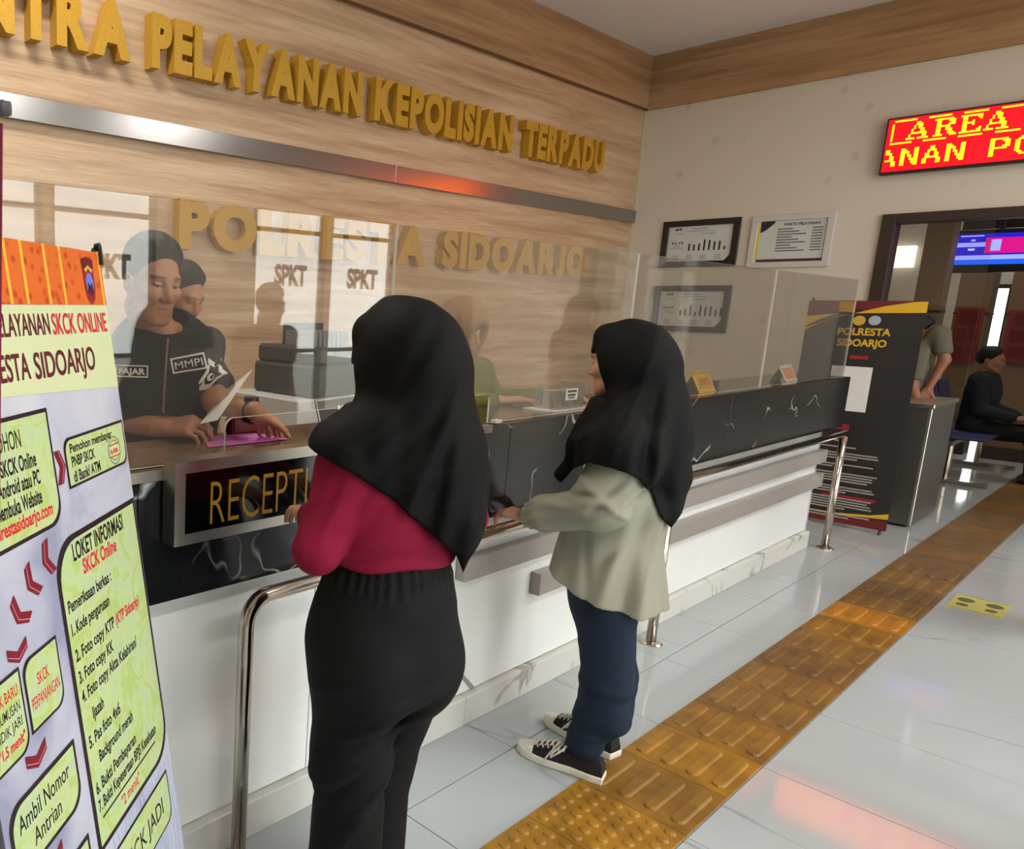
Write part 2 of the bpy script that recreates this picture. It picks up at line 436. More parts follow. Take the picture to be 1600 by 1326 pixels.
MB().box((-.007, BY - .004, -.085), (.007, BY, .12), fr=lambda p: (2.36 + .73 * (p[0] - p[2]), p[1], .17 + .68 * (p[2] + p[0]))).build('joint_strip', mat('joint_grey', (150, 146, 140), .5), ct)
tag(box('back_panel', (CX0, 1.70, 0), (CX1 - .03, 1.725, CT - .031), M_body, ct), 'staff side panel')
# reception sign box on the counter front
sb = thing('sign_box', (1.4, GY - .03, .95), 'steel framed black sign box with gold RECEPTION letters on counter front', 'sign')
x0, x1, z0, z1, yf = .965, 1.64, .948, 1.146, 1.345
m = MB(); m.box((x0, yf + .004, z0), (x1, GY - .0065, z1))
m.build('case', M_steel, sb)
m = MB()
for lo, hi in (((x0, yf, z1 - .028), (x1, yf + .004, z1)), ((x0, yf, z0), (x1, yf + .004, z0 + .026)), ((x0, yf, z0 + .026), (x0 + .03, yf + .004, z1 - .028)), ((x1 - .03, yf, z0 + .026), (x1, yf + .004, z1 - .028))): m.box(lo, hi)
m.build('sign_frame', M_steel, sb)
box('panel', (x0 + .03, yf + .001, z0 + .026), (x1 - .03, yf + .0035, z1 - .028), M_blackgl, sb)
fs_ = frame((0, yf + .001, 0), (1, 0, 0), (0, 0, 1), (0, -1, 0))
text('lettering', 'RECEPTION', mat('gold_foil', (176, 132, 26), .35, .3), fs_, 1.069, 1.535, .985, 1.098, d=.0004, bold=-.012, parent=sb)

# handrail in front of the counter
hr = thing('handrail', (3.7, 1.37, 0), 'chrome tube handrail on posts in front of the white counter base', 'handrail')
RY, RZ, RR = 1.355, .765, .0205
pts = [(1.204, RY, .0), (1.204, RY, RZ - .07)]
for k in range(1, 7): a = math.pi / 2 * k / 6; pts.append((1.204 + .07 * (1 - math.cos(a)), RY, RZ - .07 + .07 * math.sin(a)))
pts += [(2.0, RY, RZ), (3.71, RY, RZ), (6.25, RY, RZ)]
m = MB().tube(pts, RR, 14); m.build('rail', M_chrome, hr, smooth=True)
for x, in ((3.69,), (6.225,)):
    MB().tube([(x, RY, 0), (x, RY, RZ - .018)], RR, 14).build('post', M_chrome, hr, smooth=True)
for x in (1.204, 3.69, 6.225):
    MB().lathe([(.048, 0), (.048, .004), (.042, .009), (.0225, .012)], (x, RY, 0), 20).build('flange', M_chrome, hr, smooth=False)

# acrylic screens on the counter
AY = 1.432; TOP = 1.732
def screen(poly, label):
    t = thing('acrylic_screen', ((poly[0][0] + poly[1][0]) / 2, AY, CT), label, 'glass screen', 'clear acrylic screens along the counter')
    MB().prism(poly, 0, .006, frame((0, AY + .006, 0), (1, 0, 0), (0, 0, 1), (0, -1, 0)), 0, 1).build('pane', None, t, mats=[M_acr, M_edge])
    return t
def arc(cx, cz, r, a0, a1, n=5): return [(cx + r * math.cos(math.radians(a0 + (a1 - a0) * k / n)), cz + r * math.sin(math.radians(a0 + (a1 - a0) * k / n))) for k in range(n + 1)]
zb = CT + .0035
s1 = screen([(-.9, zb), (1.18, zb)] + arc(1.205, 1.195, .025, 180, 90) + [(1.786, 1.22), (1.786, TOP), (-.9, TOP)], 'clear acrylic screen above the RECEPTION box, nearest the tall info banner')
s2 = screen([(1.792, 1.22)] + arc(2.305, 1.195, .025, 90, 0) + [(2.33, zb), (3.29, zb), (3.29, TOP), (1.792, TOP)], 'clear acrylic screen between the two standing women')
s3 = screen([(3.296, zb), (4.86, zb), (4.86, TOP), (3.296, TOP)], 'clear acrylic screen behind the woman in the olive blouse')
s4 = screen([(4.866, zb), (6.34, zb), (6.34, TOP), (4.866, TOP)], 'clear acrylic screen at the far end, beside the black banner')
for s, x in ((s2, 2.345),):
    box('foot_block', (x, AY - .022, CT + .0035), (x + .035, AY - .001, CT + .014), M_pvc, s)


# ------------------------------------------------------------------ back wall: framed charts, LED sign
fb = frame((XB, 0, 0), (0, -1, 0), (0, 0, 1), (-1, 0, 0))           # u runs to the right as seen from the hall (-Y)
def pic(label, y0, y1, z0, z1, fm, bw, paper, draw):
    t = thing('picture_frame', (XB, (y0 + y1) / 2, z0), label, 'picture frame', )
    m = MB(); a, b = -y0, -y1
    for lo, hi in (((a, z0, 0), (b, z0 + bw, .024)), ((a, z1 - bw, 0), (b, z1, .024)), ((a, z0 + bw, 0), (a + bw, z1 - bw, .024)), ((b - bw, z0 + bw, 0), (b, z1 - bw, .024))):
        m.box(lo, hi, fr=fb, ch=.003)
    m.build('frame', fm, t)
    MB().box((a + bw, z0 + bw, .0), (b - bw, z1 - bw, .008), fr=fb).build('sheet', paper, t)
    draw(t, a + bw, b - bw, z0 + bw, z1 - bw)
    return t
M_ink = mat('printed_dark_ink', (40, 42, 52), .7); M_sheet = mat('chart_sheet', (206, 210, 204), .5)
M_gold2 = mat('printed_yellow', (206, 166, 50), .5)
def rects(name, m_, t, fr, rs, d=.0085, th=.0006):
    m = MB()
    for (u0, v0, u1, v1) in rs: m.box((u0, v0, d), (u1, v1, d + th), fr=fr)
    o = m.build(name, m_, t)
    if len(rs) > 1 and name not in ('bar',): o['kind'] = 'stuff'
    return o
def chart(vals, score):
    def draw(t, a, b, z0, z1):
        w, h = b - a, z1 - z0
        rs = [(a + w * (.34 + .078 * k), z0 + h * .30, a + w * (.34 + .078 * k) + w * .027, z0 + h * (.30 + .36 * v)) for k, v in enumerate(vals)]
        for q in rs: rects('bar', M_ink, t, fb, [q])
        text('lettering', score, M_ink, fb, a + w * .06, a + w * .25, z0 + h * .49, z0 + h * .57, d=.0088, bold=.02, parent=t)
        rs = [(a + w * .36, z1 - h * .09, a + w * .62, z1 - h * .065), (a + w * .28, z1 - h * .16, a + w * .72, z1 - h * .14), (a + w * .52, z1 - h * .24, a + w * .74, z1 - h * .215), (a + w * .10, z1 - h * .22, a + w * .26, z1 - h * .20),
              (a + w * .05, z0 + h * .38, a + w * .26, z0 + h * .40), (a + w * .09, z0 + h * .43, a + w * .2, z0 + h * .45)]
        for k in range(4):
            for j in range(3): rs.append((a + w * (.10 + .22 * k), z0 + h * (.05 + .05 * j), a + w * (.2 + .22 * k), z0 + h * (.075 + .05 * j)))
        rects('printed_lines', mat('printed_grey', (150, 154, 152), .7), t, fb, rs)
        rects('printed_logo', M_ink, t, fb, [(a + w * .10, z1 - h * .11, a + w * .16, z1 - h * .06), (a + w * .17, z1 - h * .11, a + w * .20, z1 - h * .05)])
        m = MB().add([fb((b, z0, .0088)), fb((b, z0 + h * .17, .0088)), fb((b - w * .09, z0, .0088))], [(0, 1, 2)]).build('printed_corner', M_ink, t)
    return draw
pic('black framed bar chart sheet, upper left of the wall frames', 3.416, 2.770, 1.940, 2.378, mat('black_frame', (34, 26, 24), .35), .055, M_sheet, chart([.55, .48, .55, .85, .78, .66, .68, .27], '92,73'))
pic('black framed bar chart sheet hanging lowest, under the other black frame', 3.42, 2.768, 1.325, 1.766, mat('black_frame', (34, 26, 24), .35), .055, M_sheet, chart([.45, .55, .8, .3, .85, .72, .78, .5, .66], '93,97'))
def notice(t, a, b, z0, z1):
    w, h = b - a, z1 - z0
    MB().box((a - .0, z0 + .01, .0086), (a + .018, z1, .010), fr=fb).build('gold_stripe', mat('gold_stripe', (236, 206, 70), .3, .3), t)
    MB().add([fb((a + .02, z1, .009)), fb((a + .02, z1 - h * .28, .009)), fb((a + w * .12, z1 - h * .22, .009)), fb((a + w * .24, z1 - h * .06, .009)), fb((a + w * .25, z1, .009))], [(0, 1, 2, 3, 4)]).build('printed_corner', M_ink, t)
    rects('printed_band', mat('band_maroon', (84, 44, 40), .6), t, fb, [(a + .018, z0, b, z0 + h * .07)])
    text('lettering', 'WAKTU PELAYANAN', M_ink, fb, a + w * .38, a + w * .90, z1 - h * .13, z1 - h * .06, d=.009, bold=.03, parent=t)
    rs = []
    for k in range(9): rs += [(a + w * .30, z1 - h * (.22 + .066 * k), a + w * (.62 + .1 * ((k * 7) % 3 - 1)), z1 - h * (.22 + .066 * k) + h * .03), (a + w * .80, z1 - h * (.22 + .066 * k), a + w * .95, z1 - h * (.22 + .066 * k) + h * .03)]
    rects('printed_lines', mat('printed_mid', (110, 112, 124), .7), t, fb, rs)
pic('white framed service time notice with a gold stripe, on the cream wall', 2.685, 2.095, 1.917, 2.372, mat('white_frame', (206, 202, 196), .4), .05, M_sheet, notice)

LED = thing('led_sign', (XB - .06, .6, 2.62), 'red running-text LED sign high on the cream wall', 'led sign')
LX = XB - .075; LY0, LY1, LZ0, LZ1 = 1.855, -.62, 2.622, 3.052
box('case', (LX, LY1, LZ0), (XB, LY0, LZ1), mat('led_case', (40, 8, 10), .4), LED, ch=.004)
fl = frame((LX, LY0, LZ0), (0, -1, 0), (0, 0, 1), (-1, 0, 0))
M_ledbg = mat('led_panel', (24, 0, 2), .5, emit=(255, 0, 9), estr=4.0)
M_dot = mat('led_dot', (255, 150, 20), .5, emit=(255, 190, 10), estr=4.5)
M_dotr = mat('led_dot_red', (255, 10, 10), .5, emit=(255, 12, 18), estr=2.2)
MB().box((.014, .022, 0), (LY0 - LY1 - .014, LZ1 - LZ0 - .016, .003), fr=fl).build('panel', M_ledbg, LED)
G = {
 'A1': ["....##.....", "....###....", "...#.##....", "...#.##....", "..#...##...", "..#...##...", "..#######..", ".#.....##..", ".#.....##..", "####.#####."],
 'R1': ["########..", ".##...###.", ".##....##.", ".##...###.", ".######...", ".##..##...", ".##..###..", ".##...##..", ".##...###.", "####...###"],
 'E1': ["#########", ".##....##", ".##.....#", ".##..#...", ".#####...", ".##..#...", ".##......", ".##.....#", ".##....##", "#########"],
 'I1': ["######", "..##..", "..##..", "..##..", "..##..", "..##..", "..##..", "..##..", "..##..", "######"],
 'A2': ["...##....", "...##....", "..####...", "..#..#...", ".##..##..", ".##..##..", ".######..", "##....##.", "##....##.", "##....##."],
 'N2': ["##....##.", "###...##.", "####..##.", "##.#..##.", "##.##.##.", "##..#.##.", "##..####.", "##...###.", "##...###.", "##....##."],
 'P2': ["#######..", "##...###.", "##....##.", "##....##.", "##...###.", "#######..", "##.......", "##.......", "##.......", "##......."],
 'O2': ["..#####..", ".##...##.", "##.....##", "##.....##", "##.....##", "##.....##", "##.....##", "##.....##", ".##...##.", "..#####.."],
 'L2': ["##.......", "##.......", "##.......", "##.......", "##.......", "##.......", "##.......", "##.......", "#######..", "#######.."],
 'I2': ["######...", "..##.....", "..##.....", "..##.....", "..##.....", "..##.....", "..##.....", "..##.....", "######...", "######..."],
}
P_ = .0128; dots = MB(); glow = MB()
def dot(c, r, mb=dots, e=.42):
    u = .03 + c * P_; v = .026 + r * P_
    if .018 < u < LY0 - LY1 - .02: mb.box((u - P_ * e, v - P_ * e, .003), (u + P_ * e, v + P_ * e, .0045), fr=fl)
def glyph(ch, c, r):
    g = G[ch]
    for j, row in enumerate(g):
        for i, q in enumerate(row):
            if q == '#' and c + i >= 0: dot(c + i, r + len(g) - 1 - j)
    return c + len(g[0]) + 1
c = 8
for ch in ('A1', 'R1', 'E1', 'A1'): c = glyph(ch, c, 18)
c = glyph('I1', c + 4, 18); glyph('R1', c + 1, 18); glyph('E1', c + 14, 18)
for r in range(18, 28): dot(1, r)
for k in range(180):
    if (k // 5) % 3 != 2: dot(k + 1, 16); dot(k + 2, 29)
c = -3
for ch in ('A2', 'N2', 'A2', 'N2'): c = glyph(ch, c, 3)
c += 8
for ch in ('P2', 'O2', 'L2', 'I2'): c = glyph(ch, c, 3)
tag(dots.build('lit_dots', M_dot, LED), kind='stuff')

# door frame and glazing in the back wall
df = thing('door_frame', (XB, .25, 0), 'dark brown frame of the wide glazed opening in the cream wall', 'door frame')
box('post', (XB - .03, DY1 - .085, 0), (XB + .15, DY1, DZ), M_dark, df, ch=.003)
box('post', (XB - .03, DY0, 0), (XB + .15, DY0 + .085, DZ), M_dark, df, ch=.003)
box('head', (XB - .03, DY0 + .085, DZ - .075), (XB + .15, DY1 - .085, DZ), M_dark, df, ch=.003)
box('pane', (XB + .05, 1.16, .01), (XB + .058, DY1 - .085, DZ - .075), M_glass, df)
box('pane', (XB + .05, DY0 + .085, .01), (XB + .058, .55, DZ - .075), M_glass, df)

# ------------------------------------------------------------------ far room seen through the opening
M_pil = mat('brown_pillar', (110, 86, 62), .55); M_red = mat('red_board', (120, 30, 28), .5)
def pillar(x, y0, y1, dx, label, board=None):
    t = thing('pillar', (x, (y0 + y1) / 2, 0), label, 'pillar')
    box('shaft', (x, y0, 0), (x + dx, y1, CEIL), M_pil, t, ch=.005)
    box('base', (x - .015, y0 - .015, 0), (x + dx + .015, y1 + .015, .14), M_dark, t)
    for z in (1.55, 2.35): box('joint', (x - .004, y0 - .004, z), (x + dx + .004, y1 + .004, z + .02), M_dark, t)
    if board:
        b = thing('notice_board', (x - .02, (y0 + y1) / 2, board[0]), board[2], 'notice board')
        box('panel', (x - .03, y0 + .03, board[0]), (x - .005, y1 - .03, board[1]), M_red, b, ch=.002)
        m = MB()
        for k in range(3):
            for j in range(2):
                zz = board[0] + (board[1] - board[0]) * (.08 + .31 * k); yy = y0 + .05 + (y1 - y0 - .1) * .5 * j
                m.box((x - .033, yy, zz), (x - .03, yy + (y1 - y0 - .1) * .44, zz + (board[1] - board[0]) * .24))
        m.build('printed_field', mat('board_dark_red', (92, 18, 20), .5), b)
    return t
pillar(9.3, 1.533, 1.71, .22, 'plain brown pillar just inside the opening')
pillar(12.0, 1.59, 1.86, .3, 'brown pillar with a red board, in the far room beyond the screen', (1.02, 1.62, 'dark red notice board on the brown pillar, left of the bright window'))
pillar(11.9, 1.06, 1.45, .35, 'brown pillar with a red board, at the right of the bright window', (1.05, 1.6, 'dark red notice board on the pillar nearest the right edge'))
# far window: narrow glazed door to daylight
fwn = struct(new_obj('window_6', None, None, (FX, 2.07, 0)))
wy0, wy1 = 1.96, 2.17
m = MB()
for lo, hi in (((FX - .04, wy0 - .06, 0), (FX, wy0, 2.0)), ((FX - .04, wy1, 0), (FX, wy1 + .06, 2.0)), ((FX - .04, wy0, 1.94), (FX, wy1, 2.0)), ((FX - .04, wy0, .72), (FX, wy1, .78))): m.box(lo, hi)
m.build('window_frame', M_dark, fwn)
box('pane', (FX - .02, wy0, .02), (FX - .012, wy1, 1.94), mat('daylit_pane', (240, 244, 250), .3, emit=(245, 248, 255), estr=3.5), fwn)
cb = thing('light_panel', (15.99, 3.2, 1.9), 'white lit panel high on the far wall, left of the brown pillar', 'light panel')
box('diffuser', (15.900, 3.288, 2.262), (15.995, 3.008, 2.583), mat('lit_panel', (235, 230, 222), .5, emit=(255, 246, 236), estr=1.3), cb)
tvb = (9.900, 1.621, 1.986); tvt = (9.900, 1.053, 2.280)
tv = thing('display_screen', (9.9, (tvb[1] + tvt[1]) / 2, tvb[2]), 'wide display with blue and pink panels hanging in the far room', 'screen')
y1_, y0_, z0_, z1_ = tvb[1], tvt[1], tvb[2], tvb[2] + .27
box('case', (9.9, y0_ - .03, z0_ - .07), (9.98, y1_ + .03, z1_ + .04), M_black, tv, ch=.004)
ftv = frame((9.9, y1_, z0_), (0, -1, 0), (0, 0, 1), (-1, 0, 0)); wt, ht = y1_ - y0_, z1_ - z0_
def lit(nm, c, e, rs, d):
    return rects(nm, mat('screen_' + nm, c, .4, emit=c, estr=e), tv, ftv, rs, d, .0008)
lit('picture', (30, 20, 190), 1.0, [(0, 0, wt, ht)], .0002)
lit('pink_field', (206, 10, 130), .9, [(wt * .36, ht * .36, wt * .98, ht * .86)], .0012)
lit('bar', (150, 160, 255), 1.0, [(.01, ht * .58, wt * .36, ht * .72), (.0, ht * .16, wt, ht * .30), (wt * .42, ht * .44, wt * .53, ht * .80)], .0022)
lit('row', (20, 90, 240), 1.0, [(0, 0, wt, ht * .15)], .0022)
lit('text_line', (190, 195, 255), 1.0, [(.04, ht * .92, wt * .33, ht * .95), (.11, ht * .77, wt * .24, ht * .82), (.10, ht * .46, wt * .25, ht * .53)], .0022)
MB().tube([(9.94, (y0_ + y1_) / 2, z1_ + .04), (9.94, (y0_ + y1_) / 2, CEIL)], .025, 10).build('hanger', M_black, tv)
hb = thing('ceiling_beam', (9.98, .4, 2.2), 'dark wooden beam behind the hanging display', 'beam')
box('board', (10.0, -1.2, 2.18), (10.06, 1.60, 2.44), M_dark, hb, ch=.004)

# metal cabinet beside the black banner
kb = thing('steel_cabinet', (7.78, 1.5, 0), 'brushed steel cabinet with a bright top, right of the black banner', 'cabinet')
KX0, KX1, KY0, KY1, KZ = 7.365, 8.15, 1.155, 1.38, .905
M_cab = mat('cabinet_steel', (112, 108, 104), .33, .75)
box('body', (KX0, KY0, .02), (KX1, KY1, KZ - .03), M_cab, kb, ch=.004)
box('top', (KX0 - .012, KY0 - .012, KZ - .03), (KX1 + .01, KY1 + .01, KZ), M_steel, kb, ch=.004)
box('corner_edge', (KX0 - .003, KY0 - .003, .02), (KX0 + .016, KY0 + .016, KZ - .031), M_steel, kb, ch=.003)
box('base', (KX0 + .03, KY0 + .03, 0), (KX1 - .03, KY1 - .03, .02), M_black, kb)
# waiting chairs in the far room
M_blue = mat('blue_seat', (38, 44, 92), .5)
def waiting_bench(x, y, label):
    t = thing('waiting_bench', (x, y, 0), label, 'bench')
    MB().box((x, y - .02, .36), (x + 1.7, y + .02, .40)).build('beam', M_steel, t)
    for k in range(3):
        sx = x + .06 + .55 * k
        MB().cbox((sx, y - .22, .415), (sx + .48, y + .22, .44), .01).build('seat', M_blue, t)
        MB().box((sx, y + .0, 0), (sx + .48, y + .02, .42), fr=lambda p: (p[0], y + .22 + (p[1] - y) + p[2] * .28, .46 + p[2])).build('backrest', M_blue, t)
    for lx in (x + .1, x + 1.55):
        MB().tube([(lx, y, .36), (lx, y, .04)], .02, 8).build('leg', M_chrome, t)
        MB().box((lx - .02, y - .28, 0), (lx + .02, y + .28, .04)).build('foot', M_chrome, t)
    return t
waiting_bench(9.65, 1.36, 'blue waiting bench in the far room beyond the steel cabinet')

# ------------------------------------------------------------------ black banner at the counter end
BX = 6.965; BYL, BYR = 1.835, 1.207
kb2 = thing('x_banner', (BX, 1.52, 0), 'black standing banner with yellow stripes and a white square, at the counter end', 'banner')
f2 = frame((BX, BYL, 0), (0, -1, 0), (0, 0, 1), (-1, 0, 0)); BW = BYL - BYR
M_bk = mat('banner_black', (38, 34, 33), .55); M_mar = mat('banner_maroon', (112, 26, 30), .55); M_yel = mat('banner_yellow', (226, 176, 36), .55)
MB().box((0, .03, -.002), (BW, 1.612, 0), fr=f2).build('sheet', M_bk, kb2)
def poly(nm, m_, pts, d=.0006, t=None, fr=None): return MB().add([(fr or f2)((u, v, d)) for u, v in pts], [tuple(range(len(pts)))]).build(nm, m_, t or kb2)
poly('printed_stripe', M_mar, [(0, 1.50), (BW * .62, 1.61), (0, 1.61)])
poly('printed_stripe', M_mar, [(BW * .3, 1.575), (BW * .5, 1.545), (BW, 1.60), (BW, 1.61), (0, 1.61)], .0005)
poly('printed_stripe', M_yel, [(BW * .42, 1.525), (BW, 1.535), (BW, 1.608), (BW * .9, 1.606), (BW * .66, 1.575)], .0009)
cv = [(0, 1.40)] + [(BW * .42 * k / 8, 1.40 + .115 * math.sin(math.pi / 2 * k / 8)) for k in range(1, 9)]
poly('printed_stripe', M_yel, [(0, 1.43)] + [(u, v + .016 + .014 * (1 - k / 9)) for k, (u, v) in enumerate(cv[1:], 1)] + [(BW * .4, 1.535), (0, 1.50)], .0011)
poly('printed_stripe', M_yel, cv + [(BW * .3, 1.512), (0, 1.418)], .0011)
poly('printed_stripe', M_mar, [(0, .03), (BW, .03), (BW, .10), (BW * .55, .075), (0, .06)], .0006)
poly('printed_stripe', M_yel, [(BW * .2, .098), (BW * .55, .088), (BW, .115), (BW, .155), (BW * .85, .125), (BW * .55, .10)], .0009)
text('lettering', 'POLRESTA', M_yel, f2, BW * .30, BW * .75, 1.375, 1.425, bold=.03, parent=kb2)
text('lettering', 'SIDOARJO', M_yel, f2, BW * .31, BW * .73, 1.298, 1.348, bold=.03, parent=kb2)
def lathe_disc(nm, m_, u, v, r, t, fr, d=.0008, sq=1.0, n=16): return MB().add([fr((u + r * math.cos(2 * math.pi * k / n), v + r * sq * math.sin(2 * math.pi * k / n), d)) for k in range(n)], [tuple(range(n))]).build(nm, m_, t)
lathe_disc('printed_emblem', M_gold2, BW * .47, 1.475, .034, kb2, f2, .0016)
lathe_disc('printed_emblem', mat('emblem_silver', (176, 182, 196), .5), BW * .60, 1.478, .033, kb2, f2, .0016)
rects('printed_caption', mat('banner_red_text', (160, 30, 44), .55), kb2, f2, [(BW * .44, 1.208, BW * .60, 1.232), (BW * .30, .775, BW * .42, .805), (BW * .30, .705, BW * .54, .745), (BW * .40, .215, BW * .87, .235)], .0006)
rects('printed_square', M_white, kb2, f2, [(BW * .30, .84, BW * .655, 1.155)], .0006)
rs = []; v = .62; rng = random.Random(3)
for grp in (1, 1, 3, 2, 4, 3, 5, 2):
    for k in range(grp):
        rs.append((BW * .16, v, BW * (.45 + .33 * rng.random() if k == grp - 1 else .80 + .06 * rng.random()), v + .009)); v -= .0185
    v -= .026
rects('printed_lines', mat('banner_pale_text', (176, 170, 162), .6), kb2, f2, rs, .0006)
m = MB().tube([f2((.03, .05, -.02)), f2((.3, .02, -.22))], .008, 8); m.build('support_foot', M_black, kb2)
m = MB().tube([f2((BW - .03, .03, -.015)), f2((BW - .03, .0, .01))], .009, 8); m.build('support_foot', M_black, kb2)
MB().tube([f2((.03, 1.6, -.012)), f2((BW * .5, .8, -.05)), f2((BW - .03, .03, -.012))], .006, 8).build('support_rod', M_black, kb2)
MB().tube([f2((BW - .03, 1.6, -.012)), f2((BW * .5, .8, -.05)), f2((.03, .03, -.012))], .006, 8).build('support_rod', M_black, kb2)
MB().tube([f2((.025, 1.6, -.012)), f2((.018, 1.632, -.004))], .008, 8).build('hook', M_black, kb2)

# ------------------------------------------------------------------ tall flow-chart banner, leaning beside the counter
T0 = np.array((0.7675, 1.345, 1.59625)); bu = np.array((.821, .571, 0)); bv = np.array((-.091, .131, .987)); bn = np.cross(bu, bv)
T0 = np.array((0.767, 1.345, 1.597))
K = 1.25
f1_ = frame(T0, bu * K, bv * K, bn)         # u in -.47 .. 0, v in -1.28 .. 0
foot = T0 + bv * -1.6
lb = thing('x_banner', (float(foot[0]) - .24, float(foot[1]) - .17, 0), 'tall pale banner with green boxes and red arrows, nearest in the scene', 'banner')
sheet = mat('banner_sheet', (176, 176, 192), .42)
N, L, B = nt(sheet); q = noise(N, L, pos_map(N, L, (1, 1, 1)), 4.0, 3, .5, .6)
L.new(ramp(N, L, q.outputs[0], [(.36, (146, 148, 176)), (.52, (186, 186, 202)), (.66, (202, 202, 212))]).outputs[0], B.inputs['Base Color'])
MB().box((-.472, -1.27, -.0012), (0, 0, 0), fr=f1_).build('sheet', sheet, lb)
org = mat('banner_orange', (238, 104, 30), .42); N, L, B = nt(org)
mp = pos_map(N, L, (1, 1, 1)); vo = N.new('ShaderNodeTexVoronoi'); vo.inputs['Scale'].default_value = 46; L.new(mp.outputs[0], vo.inputs['Vector'])
L.new(ramp(N, L, vo.outputs['Distance'], [(.15, (184, 58, 12)), (.42, (216, 104, 34))]).outputs[0], B.inputs['Base Color'])
poly('header_band', org, [(-.472, -.084), (0, -.083), (0, 0), (-.472, 0)], .0006, lb, f1_)
for uu in (-.44, -.37, -.285, -.245, -.185, -.14, -.012): rects('header_stripe', mat('banner_amber', (250, 178, 60), .45), lb, f1_, [(uu, -.083, uu + .007, 0)], .0009, .0002)
pale = mat('banner_pale_green', (206, 214, 168), .45)
poly('title_panel', pale, [(-.472, -.188), (0, -.215), (0, -.0835), (-.472, -.0845)], .0008, lb, f1_)
MAR = mat('print_maroon', (92, 16, 34), .5); RED = mat('print_red', (214, 18, 40), .5); INK = mat('print_ink', (24, 18, 26), .5)
def T(s, u0, u1, v0, vc, m_=INK, bold=.028, d=.0018): return text('lettering', s, m_, f1_, u0, u1, v0, vc, d=d, bold=bold, parent=lb)
T('PELAYANAN', -.337, -.196, -.1235, -.094, MAR, .012); T('SKCK ONLINE', -.188, -.012, -.1245, -.094, RED, .012)
T('POLRESTA', -.412, -.264, -.179, -.144, MAR, .014); T('SIDOARJO', -.252, -.072, -.181, -.145, MAR, .014)
# police-style shield on the header
def emblem(u, v, h):
    sh = [(0, -.5), (.3, -.38), (.42, -.1), (.42, .25), (.3, .36), (-.3, .36), (-.42, .25), (-.42, -.1), (-.3, -.38)]
    poly('printed_emblem', mat('emblem_red', (150, 20, 34), .5), [(u + a * h * .6, v + b * h) for a, b in sh], .0016, lb, f1_)
    poly('printed_emblem', mat('emblem_dark', (96, 14, 26), .5), [(u + a * h * .6, v + b * h) for a, b in ((-.42, .26), (.42, .26), (.46, .46), (0, .52), (-.46, .46))], .0019, lb, f1_)
    poly('printed_emblem', mat('emblem_blue', (92, 122, 214), .5), [(u + a * h * .6, v + b * h) for a, b in ((0, -.34), (.26, -.2), (.3, .0), (.12, .17), (-.12, .17), (-.3, .0), (-.26, -.2))], .0021, lb, f1_)
    poly('printed_emblem', mat('emblem_maroon', (70, 14, 40), .5), [(u + a * h * .6, v + b * h) for a, b in ((-.24, -.22), (-.14, -.02), (0, -.1), (.14, -.02), (.24, -.22), (0, -.34))], .0024, lb, f1_)
    poly('printed_emblem', M_gold2, [(u + a * h * .6, v + b * h) for a, b in ((-.34, .24), (-.2, .18), (0, .27), (.2, .18), (.34, .24), (0, .34))], .0024, lb, f1_)
emblem(-.052, -.047, .072)
gb = mat('banner_box_green', (198, 226, 128), .45); N, L, B = nt(gb)
q = noise(N, L, pos_map(N, L, (1, 1, 1)), 16, 3, .5, 1.6)
L.new(ramp(N, L, q.outputs[0], [(.38, (176, 198, 116)), (.5, (190, 206, 146)), (.62, (182, 202, 156))]).outputs[0], B.inputs['Base Color'])
def leaf(u0, u1, v0, v1, r, bw=.0055):
    """box with two opposite rounded corners (upper left, lower right), dark border"""
    def pts(e):
        a0, a1, b0, b1, rr = u0 - e, u1 + e, v0 - e, v1 + e, r
        P = [(a0, b0)]
        P += [(a1 - rr + rr * math.sin(t), b0 + rr - rr * math.cos(t)) for t in np.linspace(0, math.pi / 2, 8)]
        P += [(a1, b1)]
        P += [(a0 + rr - rr * math.sin(t), b1 - rr + rr * math.cos(t)) for t in np.linspace(0, math.pi / 2, 8)]
        return P
    b = poly('info_box', mat('box_border', (38, 14, 26), .5), pts(bw), .0009, lb, f1_)
    return poly('info_field', gb, pts(0), .0015, lb, f1_)
leaf(-.455, -.243, -.372, -.226, .03)
T('PEMOHON', -.398, -.313, -.261, -.237, INK, .004)
T('Pengajuan SKCK Online', -.432, -.284, -.290, -.270); T('Android atau PC', -.379, -.281, -.314, -.295); T('membuka Website', -.390, -.284, -.339, -.319)
T('polrestasidoarjo.com', -.407, -.262, -.360, -.342, RED)
leaf(-.204, -.009, -.336, -.273, .016, .004)
T('Pemohon membayar', -.192, -.052, -.291, -.278); T('PNBP SKCK', -.192, -.118, -.311, -.296); T('di Bank/ ATM', -.192, -.106, -.333, -.317)
def ring(u, v, r, w, m_, d):
    n = 28; V = []; F = []
    for k in range(n):
        a = 2 * math.pi * k / n
        V += [f1_((u + r * math.cos(a), v + r * math.sin(a), d)), f1_((u + (r - w) * math.cos(a), v + (r - w) * math.sin(a), d))]
    for k in range(n): F.append((2 * k, 2 * ((k + 1) % n), 2 * ((k + 1) % n) + 1, 2 * k + 1))
    mk('printed_stamp', V, F, m_, lb)
sg = mat('stamp_grey', (96, 116, 100), .5)
ring(-.050, -.312, .0225, .0018, sg, .0019); ring(-.050, -.312, .0165, .0012, sg, .0019)
rects('printed_stamp', pale, lb, f1_, [(-.067, -.3195, -.033, -.3045)], .0021, .0002); rects('printed_stamp', RED, lb, f1_, [(-.068, -.3035, -.032, -.3022), (-.068, -.3218, -.032, -.3205)], .0022, .0002)
T('Rp 30.000,-', -.065, -.036, -.316, -.309, RED, d=.0027)
leaf(-.270, -.010, -.836, -.408, .055, .008)
T('LOKET INFORMASI', -.228, -.058, -.437, -.412); T('SKCK Online', -.205, -.092, -.463, -.441, RED)
